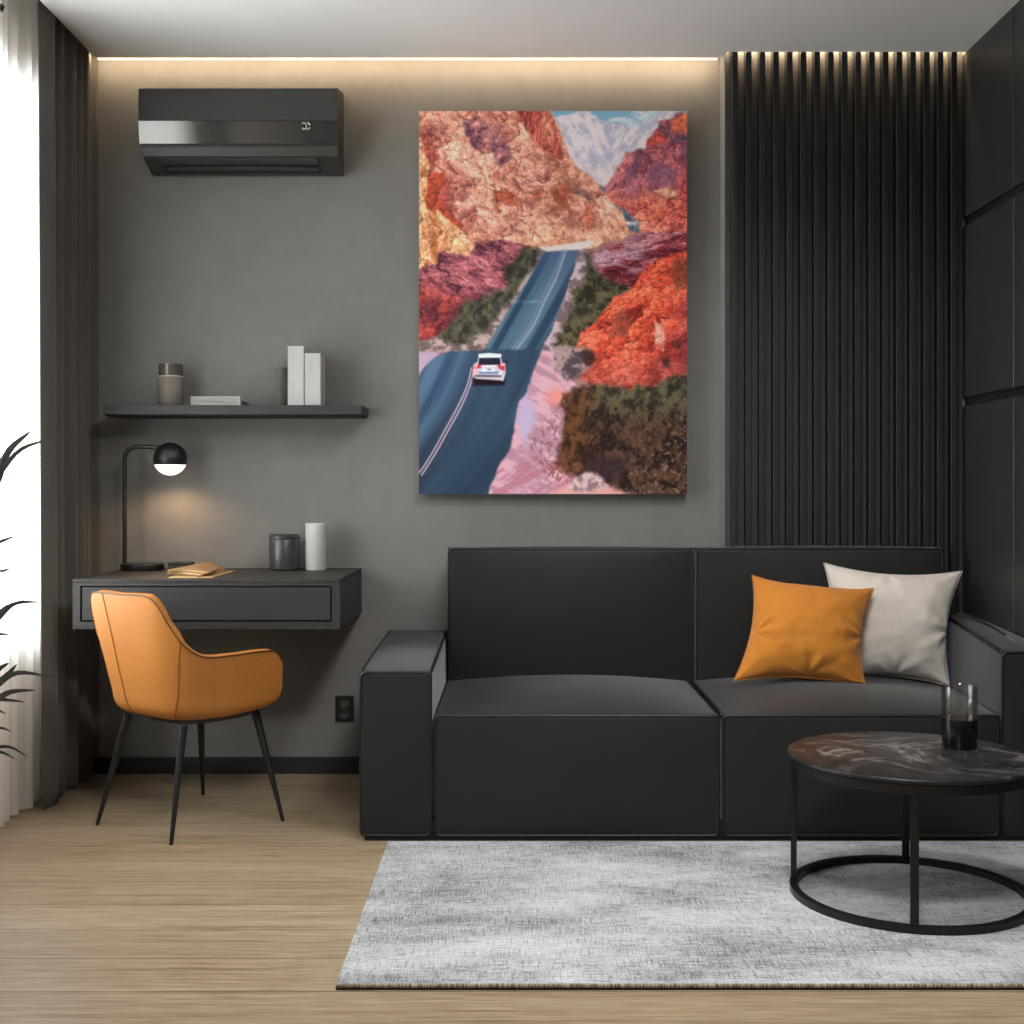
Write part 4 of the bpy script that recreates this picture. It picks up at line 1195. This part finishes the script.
def shell_pt(i, j_):
    R, m_, B = fr[i], fm[i], fb[i]
    Q = np.array([*(B[:2] + (m_[:2] - B[:2]) * 0.74), B[2] + (m_[2] - B[2]) * 0.27])
    D = m_ + (R - m_) * 0.5
    pts = [B, Q, m_, D, R]
    t = j_ / (NV1 + NV2) * 4; k = min(int(t), 3); u = t - k
    p1, p2 = pts[k], pts[k + 1]
    p0 = pts[k - 1] if k else 2 * p1 - p2
    p3 = pts[k + 2] if k < 3 else 2 * p2 - p1
    if k == 0: p0 = p1 - np.array([p2[0] - p1[0], p2[1] - p1[1], (p2[2] - p1[2]) * -0.2])
    x, y, z_ = 0.5 * ((2 * p1) + (-p0 + p2) * u + (2 * p0 - 5 * p1 + 4 * p2 - p3) * u * u + (-p0 + 3 * p1 - 3 * p2 + p3) * u ** 3)
    return CH(x, y, z_)
bm = bmesh.new(); gr_ = [[bm.verts.new(shell_pt(i, j_)) for j_ in range(NV1 + NV2 + 1)] for i in range(len(fr))]
for i in range(len(fr) - 1):
    for j_ in range(NV1 + NV2):
        bm.faces.new((gr_[i][j_], gr_[i + 1][j_], gr_[i + 1][j_ + 1], gr_[i][j_ + 1]))
# close the underside of the shell between its two lower rims
for i in range(NS):
    a, b = gr_[i][0], gr_[i + 1][0]; c_, d = gr_[-1 - i][0], gr_[-2 - i][0]
    if i + 1 < NS: bm.faces.new((a, c_, d, b))
    else: bm.faces.new((a, c_, gr_[NS][0]))
shell = obj('shell', bm, 'tan', ch, True)
md = shell.modifiers.new('padding', 'SOLIDIFY'); md.thickness = 0.026; md.offset = -1; md.use_even_offset = False; md.use_rim = True
bv = shell.modifiers.new('soft', 'BEVEL'); bv.width = 0.008; bv.segments = 3; bv.limit_method = 'ANGLE'; bv.angle_limit = math.radians(50)
top = NV1 + NV2
def outward(i, j_):
    p = shell_pt(i, j_); p0 = shell_pt(max(0, i - 1), j_); p1 = shell_pt(min(len(fr) - 1, i + 1), j_)
    q0 = shell_pt(i, max(0, j_ - 1)); q1 = shell_pt(i, min(top, j_ + 1))
    n_ = (p1 - p0).cross(q1 - q0)
    n_.normalize()
    cdir = p - Vector((CC.x, CC.y, p.z))
    if n_.dot(cdir) < 0: n_ = -n_
    return p + n_ * 0.0006
tube('rim_piping', [outward(i, top) for i in range(2, len(fr) - 2)], 0.0022, 'tan_pipe', shell, 8)
def outward_f(f, j_):
    k = int(f); w_ = f - k
    return outward(k, j_).lerp(outward(min(k + 1, len(fr) - 1), j_), w_)
for iu, ib in ((NS - 6, NS - 3), (NS + 29, NS + 17), (NS - 29, NS - 17)):
    tube('seam', [outward_f(ib + (iu - ib) * j_ / top, j_) for j_ in range(2, top + 1)], 0.0015, 'tan_seam', shell, 6)
# seat pad inside the shell
def outline(L, k, z_, inset=0.0):
    return [CH(p[0] * k, p[1] * k + inset, z_) for p in L]
bm = bmesh.new()
lv = [(0.80, .385), (0.86, .400), (0.88, .420), (0.86, .438), (0.78, .447), (0.4, .452)]
rings = [[bm.verts.new(v) for v in outline(fm[8:-8], k, z_, 0.012)] for k, z_ in lv]
for a, b in zip(rings, rings[1:]):
    n_ = len(a)
    for i in range(n_):
        bm.faces.new((a[i], a[(i + 1) % n_], b[(i + 1) % n_], b[i]))
bm.faces.new(rings[0][::-1]); bm.faces.new(rings[-1])
obj('seat_pad', bm, 'tan', ch, True, 50)
# dark steel frame under the shell
bm = bmesh.new()
o1 = [bm.verts.new(CH(p[0] * .97, p[1] * .97, .3485)) for p in fb]; o2 = [bm.verts.new(CH(p[0] * .80, p[1] * .80, .332)) for p in fb]
n_ = len(o1)
for i in range(n_): bm.faces.new((o1[i], o1[(i + 1) % n_], o2[(i + 1) % n_], o2[i]))
bm.faces.new(o1); bm.faces.new(o2[::-1])
obj('under_frame', bm, 'chair_leg', ch, False)
for top_, foot in (((-1.222, -0.752, .352), (-1.3225, -.744, 0.0)), ((-1.008, -.905, .345), (-1.027, -.972, 0.0)), ((-1.056, -.50, .345), (-1.084, -.345, 0.0)), ((-.842, -.655, .352), (-.743, -.695, 0.0))):
    a, b = Vector(top_), Vector(foot)
    bm = bmesh.new(); add_tube(bm, [a, a.lerp(b, .3), a.lerp(b, .7), b], [.0140, .0118, .0086, .0060], 14)
    obj('leg', bm, 'chair_leg', ch, True, 60)

# ------------------------------------------------------------------ plant by the window, mostly out of the picture
PXc, PYc = -1.36, -1.86
pt = thing('potted_plant', (PXc, PYc, 0), 'dark leafy dracaena plant reaching in by the sheer curtain', 'plant')
lathe('pot', [(0, 0.0), (0.095, 0.0), (0.10, 0.006), (0.125, 0.25), (0.127, 0.262), (0.118, 0.262), (0.112, 0.235), (0, 0.235)], PXc, PYc, 'pot', pt)
lathe('soil', [(0, 0.2352), (0.111, 0.2352), (0.08, 0.242), (0, 0.246)], PXc, PYc, 'soil', pt)
heads = [Vector((-1.385, -1.85, 0.96)), Vector((-1.40, -1.88, 0.70)), Vector((-1.38, -1.84, 0.48))]
for hd, b0 in zip(heads, ((-1.35, -1.87), (-1.37, -1.89), (-1.37, -1.84))):
    tube('stem', catmull([(b0[0], b0[1], 0.24), ((b0[0] + hd.x) / 2 + .01, (b0[1] + hd.y) / 2, (0.24 + hd.z) / 2), tuple(hd)], 12), 0.008, 'stem', pt, 8)
def add_leaf(bm, P, w_, side=None):
    pts = [Vector(p) for p in catmull(P, 18)]
    L = len(pts); rows_ = []
    for i, p in enumerate(pts):
        t = i / (L - 1)
        d = (pts[min(i + 1, L - 1)] - pts[max(i - 1, 0)]).normalized()
        sd = d.cross(Vector((0.25, 1, 0.35))).normalized() if side is None else d.cross(side).normalized()
        ww = w_ * min(1, t * 2.2 + 0.1) * (1 - t ** 3.5) ** 0.8 + 0.0005
        nn = d.cross(sd)
        rows_.append([bm.verts.new(p - sd * ww), bm.verts.new(p + nn * ww * 0.35), bm.verts.new(p + sd * ww)])
    for a, b in zip(rows_, rows_[1:]):
        for k in range(2): bm.faces.new((a[k], a[k + 1], b[k + 1], b[k]))
def W(px, py, dd):   # picture measurement -> room position at distance dd from the camera spot
    return Vector(((px - 515) * dd / 1282, dd - 4.8, 1.06 - (py - 490) * dd / 1282))
leaf_sets = [
    [((-8, 488), (8, 452), (32, 430), 2.95, .0075), ((-6, 478), (20, 450), (53, 438), 2.93, .0042), ((-14, 470), (-6, 462), (3, 458), 3.0, .006)],
    [((-8, 546), (2, 541), (15, 536), 3.0, .0036), ((-8, 572), (2, 571), (12, 568), 3.02, .0032), ((-10, 618), (8, 607), (24, 600), 2.92, .0052), ((-10, 624), (14, 604), (43, 602), 2.90, .0038), ((-10, 637), (0, 634), (10, 635), 3.0, .003)],
    [((-10, 676), (2, 667), (9, 663), 2.96, .004), ((-10, 688), (6, 676), (17, 664), 2.92, .0055), ((-10, 690), (16, 673), (52, 677), 2.90, .0052), ((-10, 703), (10, 692), (36, 690), 2.93, .0055), ((-10, 700), (8, 700), (25, 702), 2.98, .0036), ((-10, 708), (0, 711), (6, 714), 3.0, .003), ((-10, 728), (2, 728), (12, 732), 2.95, .003), ((-10, 746), (10, 747), (28, 757), 2.92, .0034), ((-10, 749), (4, 753), (15, 759), 2.96, .0036)],
]
rr = random.Random(11)
for hd, S in zip(heads, leaf_sets):
    bm = bmesh.new()
    for a, b, c_, dd, w_ in S:
        add_leaf(bm, [hd, hd.lerp(W(*a, dd), .55) + Vector((0, 0, .025)), W(*a, dd), W(*b, dd - .01), W(*c_, dd - .02)], w_ * 1.45)
    for k in range(16):                         # the rest of the head, turned away from the room
        az = rr.uniform(-2.6, -0.9) if k % 2 else rr.uniform(0.9, 1.9)
        ln = rr.uniform(.20, .32); el = rr.uniform(.2, 1.1)
        d = Vector((math.cos(az), math.sin(az), 0))
        e0 = hd + d * ln * .5 * math.cos(el) + Vector((0, 0, ln * .55 * math.sin(el) + .02))
        e1 = hd + d * ln * .95 * math.cos(el * .6) + Vector((0, 0, ln * .35 * math.sin(el)))
        for q in (e0, e1): q.x = max(min(q.x, -1.33), -1.56)
        add_leaf(bm, [hd, e0, e1], rr.uniform(.004, .008), Vector((0, 0, 1)))
    obj('foliage', bm, 'leaf', pt, True)

# ------------------------------------------------------------------ daylight, strip lights, desk lamp bulb and added fill lamps
def area(name, loc, rot, sx, sy, power, col, shape='RECTANGLE', spread=None):
    d = bpy.data.lights.new(name, 'AREA'); d.shape = shape; d.size = sx
    if shape in ('RECTANGLE', 'ELLIPSE'): d.size_y = sy
    d.energy = power; d.color = col
    if spread: d.spread = spread
    o = bpy.data.objects.new(name, d); o.location = loc; o.rotation_euler = rot
    COL.objects.link(o); return o
# daylight entering by the window
area('window_daylight', (XL - 1.0, (WY0 + WY1) / 2, 1.30), (0, -PI / 2 - math.radians(10), 0), 2.4, 2.6, 375, (0.97, 0.985, 1.0))
# warm strip in the ceiling slot
WARM = (1.0, 0.74, 0.47)
area('cove_strip_light', ((-1.60 + SLX) / 2, -0.070, 2.668), (math.radians(45), 0, 0), SLX + 1.56, 0.012, 4.4, WARM)
area('slat_strip_light', ((SLX + XR) / 2, -0.140, 2.700), (math.radians(6), 0, 0), XR - SLX - .02, 0.010, 13, WARM)
box_led = box('led_strip', -1.56, SLX - 0.012, -0.0075, -0.0003, 2.670, 2.6745, 'led')
tag(box_led, 'glowing thin warm light strip along the top of the back wall', 'light strip')
# desk lamp bulb
d = bpy.data.lights.new('lamp_bulb', 'SPOT'); d.energy = 2.6; d.color = (1.0, 0.62, 0.32); d.spot_size = math.radians(165); d.spot_blend = 0.6; d.shadow_soft_size = 0.03
o = bpy.data.objects.new('lamp_bulb', d); o.location = (gx, -0.13, gz - gr - 0.012); COL.objects.link(o)
# added fill lamps, flush on the ceiling and out of view
for k, (x, y, p, sp_) in enumerate(((0.55, -1.95, 24, 150), (0.35, -3.6, 52, 180))):
    cl_ = thing('fill_lamp', (x, y, H), ('added round white fill lamp out of view, nearer the sofa', 'added round white fill lamp out of view, nearer the rear wall')[k], 'fill lamp')
    lathe('fill_lamp_body', [(0.0, H - 0.0005), (0.30, H - 0.0005), (0.30, H - 0.045), (0.285, H - 0.05), (0.285, H - 0.02), (0, H - 0.02)], x, y, 'white_frame', cl_, 64)
    area('fill_disc', (x, y, H - 0.055), (0, 0, 0), 0.54, 0.54, p, (0.98, 0.99, 1.0), 'DISK', math.radians(sp_))

wd = bpy.data.worlds.new('sky'); SC.world = wd; wd.use_nodes = True
bg = wd.node_tree.nodes['Background']
bg.inputs['Color'].default_value = (0.95, 0.98, 1.0, 1); bg.inputs['Strength'].default_value = 3.0

cam = bpy.data.cameras.new('camera'); co_ = bpy.data.objects.new('camera', cam); COL.objects.link(co_)
co_.location = (0, -4.8, 1.06); co_.rotation_euler = (PI / 2, 0, 0)
cam.sensor_width = 36; cam.lens = 1282 * 36 / 1024
cam.shift_x = -3 / 1024; cam.shift_y = -22 / 1024
cam.clip_start = 0.05
SC.camera = co_
vs = SC.view_settings
vs.view_transform = 'Standard'; vs.look = 'None'; vs.gamma = 1.0; vs.exposure = 0.14; vs.use_curve_mapping = False
